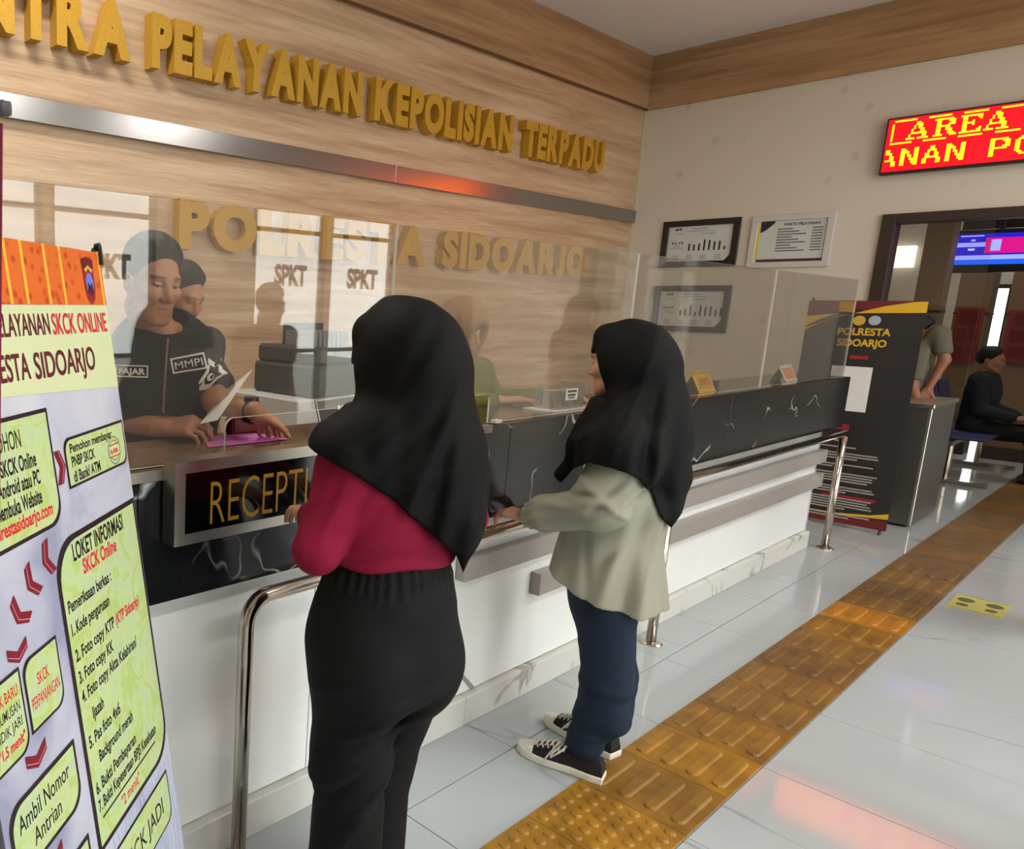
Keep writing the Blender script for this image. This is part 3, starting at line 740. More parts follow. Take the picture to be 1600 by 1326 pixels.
for s, u0, u1, v in (('Pemeriksaan berkas :', -.262, -.125, -.500), ('1. Kode pengurusan', -.262, -.142, -.532), ('2. Foto copy KTP', -.262, -.136, -.569), ('3. Foto copy KK', -.262, -.150, -.600), ('4. Foto copy Akta Kelahiran/', -.262, -.070, -.628), ('Ijazah', -.240, -.205, -.662),
                      ('5. Pas foto 4x6', -.262, -.158, -.695), ('Background merah', -.240, -.122, -.727), ('6. Bukti Pembayaran', -.262, -.122, -.764), ('7. Bukti Kepesertaan BPJS Kesehatan', -.262, -.046, -.790)):
    T(s, u0, u1, v, v + .0175)
T('(KTP Sidoarjo)', -.130, -.040, -.570, -.5525, RED); T('"2 menit"', -.195, -.128, -.826, -.809, RED, .01)
rects('printed_line', INK, lb, f1_, [(-.255, -.803, -.055, -.800)], .0019, .0002)
leaf(-.384, -.306, -.600, -.516, .02, .004); T('SKCK', -.360, -.332, -.553, -.537, RED, .01); T('PERPANJANGAN', -.379, -.311, -.578, -.562, RED, .006)
leaf(-.468, -.397, -.612, -.517, .02, .004); T('SKCK BARU', -.462, -.404, -.542, -.528, RED, .008); T('PERUMUSAN', -.462, -.404, -.561, -.548, INK, .004); T('SIDIK JARI', -.458, -.404, -.580, -.567, INK, .004); T('"1,5 menit"', -.458, -.402, -.600, -.587, RED)
leaf(-.456, -.304, -.742, -.664, .028, .006); T('Ambil Nomor', -.444, -.322, -.697, -.674, INK, .006); T('Antrian', -.418, -.352, -.728, -.705, INK, .006)
leaf(-.25, -.03, -.95, -.872, .02, .004); T('SKCK JADI', -.22, -.06, -.925, -.895, INK, .004)
leaf(-.456, -.304, -.90, -.80, .028, .006)
def chevron(u, v, s, ang):
    c, sn = math.cos(ang), math.sin(ang)
    def q(pts): return [(u + (a * c - b * sn) * s, v + (a * sn + b * c) * s) for a, b in pts]
    P = q([(-.5, .9), (.1, .9), (.55, 0), (.1, -.9), (-.5, -.9), (-.05, 0)])
    mk('arrow', [f1_((a, b, .0013)) for a, b in P], [(0, 5, 2, 1), (5, 4, 3, 2)], mat('arrow_maroon', (122, 12, 36), .5), lb)
    P = q([(-.1, .88), (-.06, .88), (.36, 0), (-.06, -.88), (-.1, -.88), (.32, 0)])
    mk('arrow_line', [f1_((a, b, .0017)) for a, b in P], [(0, 5, 2, 1), (5, 4, 3, 2)], mat('arrow_pale', (226, 150, 160), .5), lb)
chevron(-.224, -.305, .026, 0)
chevron(-.292, -.412, .026, math.pi + .25); chevron(-.336, -.428, .026, math.pi + .5); chevron(-.372, -.455, .026, math.pi + .8)
chevron(-.390, -.497, .024, -math.pi / 2); chevron(-.386, -.632, .026, -math.pi / 2); chevron(-.386, -.77, .026, -math.pi / 2)
# fine pale stripes in the lower corner of the print
m = MB()
for k in range(16):
    u = -.235 + k * .0146
    m.add([f1_((u + .02 * math.sin(t * 2.4), -.85 - t * .2, .0007)) for t in (0, .5, 1)] + [f1_((u + .0035 + .02 * math.sin(t * 2.4), -.85 - t * .2, .0007)) for t in (1, .5, 0)], [(0, 1, 4, 5), (1, 2, 3, 4)])
m.build('printed_lines', mat('print_pale_blue', (176, 190, 226), .5), lb)
# support: crossed rods, hook at the top corner
for sgn in (-1, 1):
    P = [f1_((-.236 + sgn * .228, -.012, -.014)), f1_((-.236, -.62, -.05)), f1_((-.236 - sgn * .21, -1.25, -.016))]
    MB().tube(P, .006, 8).build('support_rod', M_black, lb)
    a = f1_((-.236 - sgn * .21, -1.25, -.016)); MB().tube([a, (a[0] + .0, a[1], .008)], .007, 8).build('support_foot', M_black, lb)
fp = np.array(f1_((-.236, -.62, -.05))); MB().tube([fp, fp + np.array((-.35, .33, 0)) * .0 + np.array((-.12, .10, -.72))], .008, 8).build('support_leg', M_black, lb)
MB().tube([f1_((-.012, -.012, -.014)), f1_((-.008, .006, -.006)), f1_((-.004, .004, .006)), f1_((-.006, -.02, .006))], .0045, 8).build('hook', M_black, lb)
MB().lathe([(.0, -.008), (.0085, -.005), (.0085, .005), (.0, .008)], (0, 0, 0), 12, fr=lambda p: f1_((-.005 + p[0] / K, .008 + p[1] / K, p[2] + .002))).build('hook_cap', M_black, lb)

# ------------------------------------------------------------------ second banner: only its edge and top rod show
e0 = np.array((0.261, 0.619, 1.644)); e1 = np.array((0.255, 0.622, 1.405))
mb_ = thing('roll_up_banner', (float(e0[0]) - .15, float(e0[1]), 0), 'maroon roll-up banner of which only the edge and rod end show', 'banner')
ev = np.array((-.80, .60, 0))
e2 = e0 + (e1 - e0) * ((e0[2] - .06) / (e0[2] - e1[2]))
V = [e0, e0 + ev * .6, e2 + ev * .6, e2]
V2 = [v + np.array((.002, .002, 0)) for v in V]
mk('sheet', V + V2, [(0, 1, 2, 3), (7, 6, 5, 4), (0, 3, 7, 4), (1, 5, 6, 2), (0, 4, 5, 1), (3, 2, 6, 7)], mat('maroon_sheet', (112, 26, 52), .5), mb_)
r0 = np.array((0.263, 0.620, 1.656))
MB().tube([r0 + ev * .62, r0 + ev * .004], .0052, 14).build('top_rod', mat('rod_grey', (150, 150, 152), .3, .6), mb_)
MB().tube([r0 + ev * .006, r0 - ev * .001, r0 - ev * .006], [.0062, .0074, .0058], 14).build('rod_cap', mat('cap_grey', (90, 90, 92), .35), mb_)
bb = np.array((e2[0], e2[1], 0)); fbk = frame(bb, ev, (0, 0, 1), np.cross(ev, (0, 0, 1)))
MB().box((.0, 0, -.05), (.62, .06, .05), fr=fbk).build('base', mat('rod_grey', (150, 150, 152), .3, .6), mb_)


# ------------------------------------------------------------------ things on the counter
def tent_sign(x, y, w, h, col, label, board=(232, 226, 214), word=None):
    t = thing('desk_sign', (x, y, CT), label, 'desk sign')
    fr = frame((x, y, CT), (1, 0, 0), (0, .45, .893), (0, -.893, .45))
    MB().box((0, 0, -.004), (w, h, 0), fr=fr, ch=.001).build('front_plate', mat('sign_board_%d%d%d' % board, board, .4), t)
    fr2 = frame((x, y + .09, CT), (1, 0, 0), (0, -.45, .893), (0, .893, .45))
    MB().box((0, 0, -.004), (w, h, 0), fr=fr2, ch=.001).build('rear_plate', mat('sign_board_%d%d%d' % board, board, .4), t)
    MB().box((w * .1, h * .18, .0001), (w * .9, h * .82, .0008), fr=fr).build('print_field', mat('sign_field_%d%d%d' % col, col, .45), t)
    if word: text('lettering', word, mat('sign_print', (140, 100, 40), .5), fr, w * .2, w * .8, h * .34, h * .66, d=.0012, bold=.03, parent=t)
    return t
tent_sign(4.20, 1.475, .20, .115, (196, 150, 40), 'gold tent sign on the counter behind the olive blouse woman', (214, 172, 70), 'SPKT')
tent_sign(5.42, 1.475, .20, .105, (226, 150, 96), 'white tent sign with an orange field at the far counter end')
# clear leaflet box
lx, ly = 2.86, 1.475
t = thing('leaflet_box', (lx, ly, CT), 'clear acrylic box with a printed label, in front of the olive blouse woman', 'box')
box('base', (lx - .05, ly - .01, CT), (lx + .26, ly + .11, CT + .006), M_pvc, t, ch=.001)
m = MB()
m.box((lx, ly, CT + .006), (lx + .2, ly + .003, CT + .10)); m.box((lx, ly + .09, CT + .006), (lx + .2, ly + .093, CT + .10)); m.box((lx, ly + .003, CT + .006), (lx + .003, ly + .09, CT + .10)); m.box((lx + .197, ly + .003, CT + .006), (lx + .2, ly + .09, CT + .10))
m.build('case', acrylic('box_acrylic', .16), t)
box('label', (lx + .055, ly - .0008, CT + .04), (lx + .145, ly - .0002, CT + .085), M_white, t)
rects('printed_lines', M_ink, t, frame((lx, ly - .0008, CT), (1, 0, 0), (0, 0, 1), (0, -1, 0)), [(.065, .07, .135, .079), (.07, .055, .13, .064), (.075, .046, .125, .051)], .0001, .0003)
box('paper_stack', (lx + .02, ly + .03, CT + .0061), (lx + .18, ly + .07, CT + .075), mat('leaflet_paper', (206, 204, 210), .6), t)
# name plate beside the slot
o0 = (1.591, 1.500, 1.113)
np_ = thing('name_plate', (1.62, 1.52, CT + .0035), 'dark tilted name plate on the counter, left of the maroon blouse', 'name plate')
fr = frame((1.60, 1.50, CT + .0035), (.985, .17, 0), (-.05, .28, .959), (.16, -.945, .285))
MB().box((0, .0, -.003), (.26, .115, 0), fr=fr, ch=.001).build('plate', mat('plate_dark', (62, 62, 64), .25), np_)
m = MB()
for lo, hi in (((0, 0, 0), (.26, .006, .002)), ((0, .109, 0), (.26, .115, .002)), ((0, .006, 0), (.006, .109, .002)), ((.254, .006, 0), (.26, .109, .002))): m.box(lo, hi, fr=fr)
m.build('plate_rim', mat('rim_pale', (170, 170, 168), .3), np_)
text('lettering', 'RU', M_white, fr, .11, .155, .055, .09, d=.0012, bold=.03, parent=np_)
MB().box((.03, -.001, -.055), (.23, .006, -.003), fr=frame((1.60, 1.50, CT + .0045), (.985, .17, 0), (0, 0, 1), (.17, -.985, 0))).build('plate_foot', M_black, np_)
# pink form on the desk
pk = MB().add([(1.217, 1.569, 1.122), (1.429, 1.757, 1.122), (1.549, 1.537, 1.122), (1.377, 1.435, 1.122)][:4], [(3, 2, 1, 0)])
V = [(1.221, 1.554, 1.123), (1.503, 1.537, 1.123), (1.481, 1.661, 1.123), (1.306, 1.685, 1.123)]
V2 = [(a, b, c + .0012) for a, b, c in V]
tag(mk('paper_sheet', V + V2, [(3, 2, 1, 0), (4, 5, 6, 7), (0, 1, 5, 4), (1, 2, 6, 5), (2, 3, 7, 6), (3, 0, 4, 7)], mat('pink_paper', (216, 112, 196), .7)), 'pink paper form lying on the desk under the officer hand', 'paper')
# black printer on a white stand, staff side
pr = thing('printer', (2.3, 2.3, 0), 'dark printer with a ridged tray on a white stand behind the counter', 'printer')
px0, py0 = 2.17, 2.10
box('stand', (px0 - .10, py0 - .02, 0), (px0 + .34, py0 + .42, 1.135), mat('stand_white', (206, 206, 204), .5), pr, ch=.004)
box('body', (px0, py0, 1.136), (px0 + .33, py0 + .36, 1.265), mat('printer_dark', (48, 48, 50), .35), pr, ch=.012)
box('upper_body', (px0 + .01, py0 + .01, 1.266), (px0 + .32, py0 + .35, 1.34), mat('printer_dark', (48, 48, 50), .35), pr, ch=.012)
for k in range(8): box('rib', (px0 + .03 + k * .026, py0 + .03, 1.341), (px0 + .042 + k * .026, py0 + .2, 1.40), M_grey, pr)
box('tray_back', (px0 + .03, py0 + .205, 1.341), (px0 + .26, py0 + .215, 1.43), mat('printer_dark', (48, 48, 50), .35), pr)
# reddish brown case on the desk
cs = thing('leather_case', (1.52, 1.68, CT + .003), 'small reddish brown case on the desk beside the wristwatch', 'case')
cx_, cy_ = 1.40, 1.665
box('case_body', (cx_, cy_, CT + .0031), (cx_ + .13, cy_ + .045, CT + .055), mat('case_leather', (96, 36, 28), .35), cs, ch=.008)
box('case_lid', (cx_ - .002, cy_ - .002, CT + .0552), (cx_ + .132, cy_ + .047, CT + .064), mat('case_leather', (96, 36, 28), .35), cs, ch=.004)

# posters / fittings out of frame but mirrored in the screens
ps = thing('poster_stand', (4.95, -.55, 0), 'freestanding white poster with a dark picture and caption, mirrored in the screen', 'poster')
box('board', (4.62, -.57, .55), (5.22, -.55, 1.62), M_white, ps, ch=.002)
fp_ = frame((5.22, -.55, 0), (-1, 0, 0), (0, 0, 1), (0, 1, 0))
rects('printed_picture', mat('poster_dark', (70, 60, 52), .6), ps, fp_, [(.1, 1.08, .5, 1.36)], .0004, .0004)
for k in range(3): lathe_disc('printed_head', mat('poster_dark', (70, 60, 52), .6), .17 + .13 * k, 1.415, .045, ps, fp_, .0006)
text('lettering', 'KAMI SIAP MELAYANI ANDA', M_ink, fp_, .08, .52, .92, .955, d=.0008, bold=.02, parent=ps)
for x in (4.66, 5.16): box('leg', (x, -.6, 0), (x + .03, -.571, 1.5), M_black, ps)

# ceiling lamps
LAMP_AT = ['above the visitors, nearest the camera', 'above the visitors, level with the olive blouse', 'above the visitors, in front of the LED sign', 'behind the counter, above the officers', 'just through the glazed opening', 'deepest in the far room', 'through the opening, on the window side']
for k, (lx, ly) in enumerate(LAMPS):
    t = thing('ceiling_lamp', (lx, ly, CEIL), 'long white ceiling lamp ' + LAMP_AT[k], 'lamp', 'ceiling lamps of the hall')
    box('housing', (lx - .62, ly - .2, CEIL - .05), (lx + .62, ly + .2, CEIL - .001), M_pvc, t, ch=.004)
    box('diffuser', (lx - .58, ly - .16, CEIL - .062), (lx + .58, ly + .16, CEIL - .051), mat('lamp_diffuser', (250, 246, 238), .5, emit=(255, 246, 232), estr=3.0), t, ch=.003)


# ------------------------------------------------------------------ people: smooth distance fields meshed by surface nets
def A3(p): return np.asarray(p, float)
def cone(P, a, b, ra, rb):
    a, b = A3(a), A3(b); ab = b - a; t = np.clip(((P - a) @ ab) / max(ab @ ab, 1e-9), 0, 1)
    return np.linalg.norm(P - a - t[:, None] * ab, axis=1) - (ra + (rb - ra) * t)
def ell(P, c, r, R=None):
    q = P - A3(c)
    if R is not None: q = q @ R
    r = A3(r); k0 = np.linalg.norm(q / r, axis=1); k1 = np.linalg.norm(q / (r * r), axis=1)
    return k0 * (k0 - 1) / np.maximum(k1, 1e-6)
def smin(a, b, k):
    h = np.clip(.5 + .5 * (b - a) / k, 0, 1); return b + (a - b) * h - k * h * (1 - h)
def smax(a, b, k): return -smin(-a, -b, k)
def plane(P, p, n):
    n = A3(n); n = n / np.linalg.norm(n); return (P - A3(p)) @ n
def flat(P, c, ax, s):                      # squeeze space so that round shapes come out s times thinner along ax
    ax = A3(ax); ax = ax / np.linalg.norm(ax); d = (P - A3(c)) @ ax
    return P + np.outer(d * (1 / s - 1), ax)
def wob(P, seed, f, amp, st=(1, 1, 1)):     # cloth noise
    r = np.random.RandomState(seed); o = np.zeros(len(P))
    Q = P * A3(st)
    for k in range(5):
        d = r.normal(size=3); d /= np.linalg.norm(d)
        o += np.sin(Q @ d * f * (1 + .55 * k) + r.rand() * 6.28 + 1.3 * np.sin(Q @ r.normal(size=3) * f * .35)) / (1 + .5 * k)
    return o * amp / 2.2
def fold(P, p, n, along, half, amp, wid):   # one crease: a ridge along a line
    p, n, al = A3(p), A3(n), A3(along); n = n / np.linalg.norm(n); al = al / np.linalg.norm(al)
    q = P - p; u = q @ n; w = q @ al
    return amp * np.exp(-(u / wid) ** 2) * np.exp(-(w / half) ** 4)
def sdf_mesh(f, lo, hi, h):
    lo, hi = A3(lo), A3(hi); n = np.ceil((hi - lo) / h).astype(int) + 1; n = ((n + 3) // 4) * 4
    g = [lo[k] + h * (np.arange(n[k] // 4) * 4 + 1.5) for k in range(3)]
    X = np.stack(np.meshgrid(*g, indexing='ij'), -1).reshape(-1, 3)
    V = f(X).reshape(n[0] // 4, n[1] // 4, n[2] // 4)
    V = V.repeat(4, 0).repeat(4, 1).repeat(4, 2).astype(np.float32)
    I = np.argwhere(np.abs(V) < 6.0 * h)
    V[I[:, 0], I[:, 1], I[:, 2]] = f(lo + I * h)
    s = V < 0
    V[np.isclose(V, 0)] = 1e-6
    c = s[:-1, :-1, :-1].astype(np.int8); tot = np.zeros_like(c)
    for a in (0, 1):
        for b in (0, 1):
            for d in (0, 1): tot += s[a:n[0] - 1 + a, b:n[1] - 1 + b, d:n[2] - 1 + d]
    act = np.argwhere((tot > 0) & (tot < 8))
    idx = -np.ones(tot.shape, np.int64); idx[act[:, 0], act[:, 1], act[:, 2]] = np.arange(len(act))
    cor = np.array([(a, b, d) for a in (0, 1) for b in (0, 1) for d in (0, 1)])
    val = np.stack([V[act[:, 0] + a, act[:, 1] + b, act[:, 2] + d] for a, b, d in cor], 1)
    acc = np.zeros((len(act), 3)); cnt = np.zeros(len(act))
    for i in range(8):
        for j in range(i + 1, 8):
            if np.abs(cor[i] - cor[j]).sum() != 1: continue
            m = (val[:, i] < 0) != (val[:, j] < 0)
            den = val[:, i] - val[:, j]; den[den == 0] = 1e-9
            t = np.clip(val[:, i] / den, 0, 1)
            acc[m] += cor[i] + t[m, None] * (cor[j] - cor[i]); cnt[m] += 1
    VV = lo + h * (act + acc / np.maximum(cnt, 1)[:, None])
    FF = []
    for ax in range(3):
        u, v = (ax + 1) % 3, (ax + 2) % 3
        sl0 = [slice(1, -1)] * 3; sl0[ax] = slice(0, -1); sl1 = list(sl0); sl1[ax] = slice(1, None)
        ed = np.argwhere(s[tuple(sl0)] != s[tuple(sl1)])
        off = np.ones(3, int); off[ax] = 0; ed = ed + off
        q = []
        for (a, b) in ((0, 0), (-1, 0), (-1, -1), (0, -1)):
            e = ed.copy(); e[:, u] += a; e[:, v] += b; q.append(idx[e[:, 0], e[:, 1], e[:, 2]])
        q = np.stack(q, 1); inside = s[ed[:, 0], ed[:, 1], ed[:, 2]]
        q[~inside] = q[~inside][:, ::-1]
        FF.append(q[(q >= 0).all(1)])
    return VV, np.concatenate(FF)
def big_mesh(name, V, F, material, parent, mats=None, midx=None, tint=None):
    org = np.array(ORG[parent]); me = bpy.data.meshes.new(name)
    me.vertices.add(len(V)); me.vertices.foreach_set('co', (V - org).astype(np.float32).ravel())
    me.loops.add(4 * len(F)); me.loops.foreach_set('vertex_index', F.astype(np.int32).ravel())
    me.polygons.add(len(F)); me.polygons.foreach_set('loop_start', np.arange(0, 4 * len(F), 4, dtype=np.int32))
    me.update(calc_edges=True); me.polygons.foreach_set('use_smooth', np.ones(len(F), bool))
    for mm in (mats or [material]): me.materials.append(mm)
    if tint is not None:
        a = me.color_attributes.new('tint', 'FLOAT_COLOR', 'POINT'); a.data.foreach_set('color', tint.astype(np.float32).ravel())
    me.validate()
    return new_obj(name, me, parent, tuple(org))
def drape(V, dirn, f, off):      # lay points onto a cloth surface along a direction
    V = A3(V).copy(); dirn = A3(dirn) / np.linalg.norm(A3(dirn)); t = np.zeros(len(V))
    for _ in range(60): t += np.clip(f(V + dirn * t[:, None]), -.02, .05) * .7
    return V + dirn * (t - off)[:, None]
def cloth(name, f, lo, hi, h, material, parent): V, F = sdf_mesh(f, lo, hi, h); return big_mesh(name, V, F, material, parent)

def fabric(name, col, rough=.9, weave=900, sheen=.0, spec=.2):
    m = mat(name, col, rough, sheen=sheen, spec=spec); N, L, B = nt(m)
    n = noise(N, L, pos_map(N, L, (1, 1, 1), 'Object'), weave, 2)
    bump(N, L, B, n.outputs[0], .12, .002)
    return m
M_hij = fabric('black_chiffon', (9, 9, 10), .7, spec=.16); M_maroon = fabric('maroon_crepe', (134, 18, 52), .8); M_trou = fabric('black_twill', (12, 12, 14), .75, spec=.22)
M_olive = fabric('olive_linen', (152, 150, 134), .9, 700); M_jean = fabric('dark_denim', (32, 42, 58), .85, 1200); M_shirt = fabric('black_polo', (30, 31, 34), .85)
M_canvas = fabric('black_canvas', (40, 38, 40), .85); M_rub = mat('white_rubber', (218, 212, 196), .5); M_lace = fabric('white_lace', (214, 208, 196), .8)
M_hair = mat('black_hair', (12, 11, 11), .6, spec=.3); M_cami = fabric('camo_grey', (96, 92, 78), .9); M_kh = fabric('khaki_scarf', (150, 118, 86), .9); M_oj = fabric('olive_jacket', (108, 108, 48), .85)
def skin(name, col):
    m = mat(name, col, .5, spec=.4); N, L, B = nt(m)
    a = N.new('ShaderNodeAttribute'); a.attribute_name = 'tint'
    L.new(mixc(N, L, lin(col), a.outputs['Color'], 1.0, 'MULTIPLY'), B.inputs['Base Color']); return m
M_skin = skin('skin_tan', (176, 124, 94)); M_skin2 = skin('skin_light_tan', (196, 146, 116)); M_skin3 = skin('skin_brown', (140, 92, 68))

def basis(phi): return np.array((math.cos(phi), math.sin(phi), 0)), np.array((math.sin(phi), -math.cos(phi), 0)), np.array((0, 0, 1.0))   # forward, right, up
def head_frame(phi, pitch=0.0, roll=0.0):
    f, r, u = basis(phi); c, s = math.cos(pitch), math.sin(pitch)
    f2 = f * c - u * s; u2 = u * c + f * s
    c, s = math.cos(roll), math.sin(roll); r2 = r * c + u2 * s; u3 = u2 * c - r * s
    return np.stack([r2, f2, u3], 1)        # columns x right, y forward, z up
def head_sdf(P, c, R, s=1.0):
    q = ((P - A3(c)) @ R) / s
    d = ell(q, (0, -.012, .032), (.074, .093, .092))
    d = smin(d, ell(q, (0, .03, -.03), (.060, .064, .082)), .035)
    d = smin(d, cone(q, (-.012, .071, -.100), (.012, .071, -.100), .018, .018), .03)
    for sx in (-1, 1):
        d = smin(d, cone(q, (sx * .055, .0, -.055), (sx * .025, .055, -.09), .02, .018), .03)
        d = smin(d, ell(q, (sx * .038, .062, -.022), (.026, .024, .022)), .02)
    d = smin(d, cone(q, (-.034, .080, .024), (.034, .080, .024), .012, .012), .02)
    for sx in (-1, 1): d = smax(d, -ell(q, (sx * .031, .100, .002), (.020, .022, .012)), .012)
    d = smin(d, cone(q, (0, .088, .012), (0, .108, -.030), .0085, .0115), .012)
    for sx in (-1, 1): d = smin(d, ell(q, (sx * .013, .096, -.034), (.009, .010, .008)), .008)
    for sx in (-1, 1):      # lids
        d = smin(d, ell(q, (sx * .031, .080, .0075), (.0165, .0115, .0065)), .004)
        d = smin(d, ell(q, (sx * .031, .078, -.0065), (.0150, .0100, .0045)), .004)
    d = smin(d, ell(q, (0, .060, -.066), (.034, .034, .028)), .018)
    d = smin(d, cone(q, (-.018, .085, -.0600), (.018, .085, -.0600), .0050, .0050), .007); d = smin(d, cone(q, (-.004, .0945, -.0595), (.004, .0945, -.0595), .0045, .0045), .007)
    d = smax(d, -smin(cone(q, (-.022, .0905, -.0668), (0, .0995, -.0662), .0020, .0022), cone(q, (.022, .0905, -.0668), (0, .0995, -.0662), .0020, .0022), .003), .004)
    d = smin(d, cone(q, (-.010, .0890, -.0730), (.010, .0890, -.0730), .0055, .0055), .007)
    for sx in (-1, 1):
        e = ell(q, (sx * .076, -.008, -.004), (.011, .021, .033)); e = smax(e, -ell(q, (sx * .087, -.002, .0), (.008, .011, .019)), .006)
        d = smin(d, e, .008)
    return d * s
def head_tint(V, c, R, s, T):
    q = ((V - A3(c)) @ R) / s
    lip = np.exp(-((np.abs(q[:, 0]) / .022) ** 4)) * np.exp(-(((q[:, 2] + .0665) / .0095) ** 4)) * (q[:, 1] > .07)
    T[:, 1] *= 1 - .20 * lip; T[:, 2] *= 1 - .16 * lip; T[:, 0] *= 1 - .10 * lip
    brow = np.exp(-(((np.abs(q[:, 0]) - .032) / .021) ** 4)) * np.exp(-(((q[:, 2] - .0275 + .25 * (np.abs(q[:, 0]) - .032) ** 2 / .03) / .0048) ** 4)) * (q[:, 1] > .05)
    for k in range(3): T[:, k] *= 1 - .78 * brow
    line = np.exp(-(((np.abs(q[:, 0]) - .031) / .016) ** 4)) * np.exp(-(((q[:, 2] - .0022) / .0018) ** 2)) * (q[:, 1] > .06)
    for k in range(3): T[:, k] *= 1 - .6 * line
    stub = np.exp(-((np.abs(q[:, 0]) / .04) ** 4)) * np.exp(-(((q[:, 2] + .05) / .006) ** 2)) * (q[:, 1] > .06)
    return T
def hand_sdf(P, w, x, z, side, curl, s=1.0, thumb=.35):
    """w wrist, x to the fingers, z back of the hand, side +1/-1 puts the thumb; curl = bend of each joint per finger"""
    x = A3(x); x = x / np.linalg.norm(x); z = A3(z); z = z - (z @ x) * x; z = z / np.linalg.norm(z); y = np.cross(z, x) * side
    q = (P - A3(w)) @ np.stack([x, y, z], 1) / s
    d = None
    ys = (.030, .010, -.011, -.030); Ls = ((.042, .025, .021), (.046, .029, .022), (.042, .027, .021), (.033, .020, .018)); rs = (.0088, .0090, .0085, .0075)
    for k in range(4):
        m = cone(q, (.004, ys[k] * .62, .0), (.086 - .004 * abs(k - 1), ys[k], .0), .0150, .0125); d = m if d is None else smin(d, m, .014)
    for k in range(4):
        p = np.array((.084 - .004 * abs(k - 1), ys[k], .0)); a = 0.0; c = curl[k]; fan = ys[k] * 1.2
        for j in range(3):
            a += c * (.75, 1.0, .7)[j]; dr = np.array((math.cos(a) * math.cos(fan), math.sin(fan) * math.cos(a), -math.sin(a)))
            e = p + dr * Ls[k][j]; d = smin(d, cone(q, p, e, rs[k] * (1 - .07 * j), rs[k] * (.93 - .07 * j)), .004 if j else .007); p = e
    p = np.array((.018, .024, -.004))
    for j, (L_, r0, r1) in enumerate(((.044, .0150, .0110), (.032, .0108, .0096), (.026, .0095, .0080))):
        dr = np.array((.72 + .12 * j, .62 - (.10 + thumb * .55) * j, -.25 - thumb * .35 * j)); dr /= np.linalg.norm(dr)
        e = p + dr * L_; d = smin(d, cone(q, p, e, r0, r1), .010 if j == 0 else .004); p = e
    return d * s
def person(base, label, sk, group=None):
    return thing('person', (base[0], base[1], 0), label, 'person', group)
def std(x, y, phi, H, arms='down'):
    """joints of a standing adult of height H in world coordinates"""
    f, r, u = basis(phi); o = np.array((x, y, 0.0)); k = H / 1.70
    J = dict(f=f, r=r, u=u, phi=phi, k=k, o=o)
    P = lambda a, b, c: o + r * a * k + f * b * k + u * c * k
    J.update(hip=P(0, 0, .92), waist=P(0, .0, 1.06), chest=P(0, .01, 1.25), neck=P(0, -.01, 1.42), head=P(0, .02, 1.575))
    for n, s in (('L', -1), ('R', 1)):
        J['sh' + n] = P(s * .175, -.01, 1.385); J['el' + n] = P(s * .215, -.03, 1.10); J['wr' + n] = P(s * .225, .07, .86)
        J['hp' + n] = P(s * .088, 0, .90); J['kn' + n] = P(s * .095, .02, .49); J['an' + n] = P(s * .10, -.02, .085); J['to' + n] = P(s * .115, .12, .03)
    return J
def torso(P, J, wx, wy, extra=0.0):
    k = J['k']; f = J['f']
    Q = flat(P, J['chest'], f, wy / wx)
    d = cone(Q, J['waist'] - J['u'] * .02 * k, J['chest'], wx * .90 * k + extra, wx * 1.02 * k + extra)
    d = smin(d, cone(Q, J['chest'], J['chest'] + J['u'] * .08 * k, wx * 1.02 * k + extra, wx * .95 * k + extra), .03)
    return d * (wy / wx) ** .5
def arm(P, J, n, ru, re, rw, t_end=None):
    d = cone(P, J['sh' + n], J['el' + n], ru, re)
    e = J['wr' + n] if t_end is None else J['el' + n] + (J['wr' + n] - J['el' + n]) * t_end
    return smin(d, cone(P, J['el' + n], e, re, rw), .02)
def leg(P, J, n, rh, rk, ra):
    return smin(cone(P, J['hp' + n], J['kn' + n], rh, rk), cone(P, J['kn' + n], J['an' + n], rk, ra), .03)
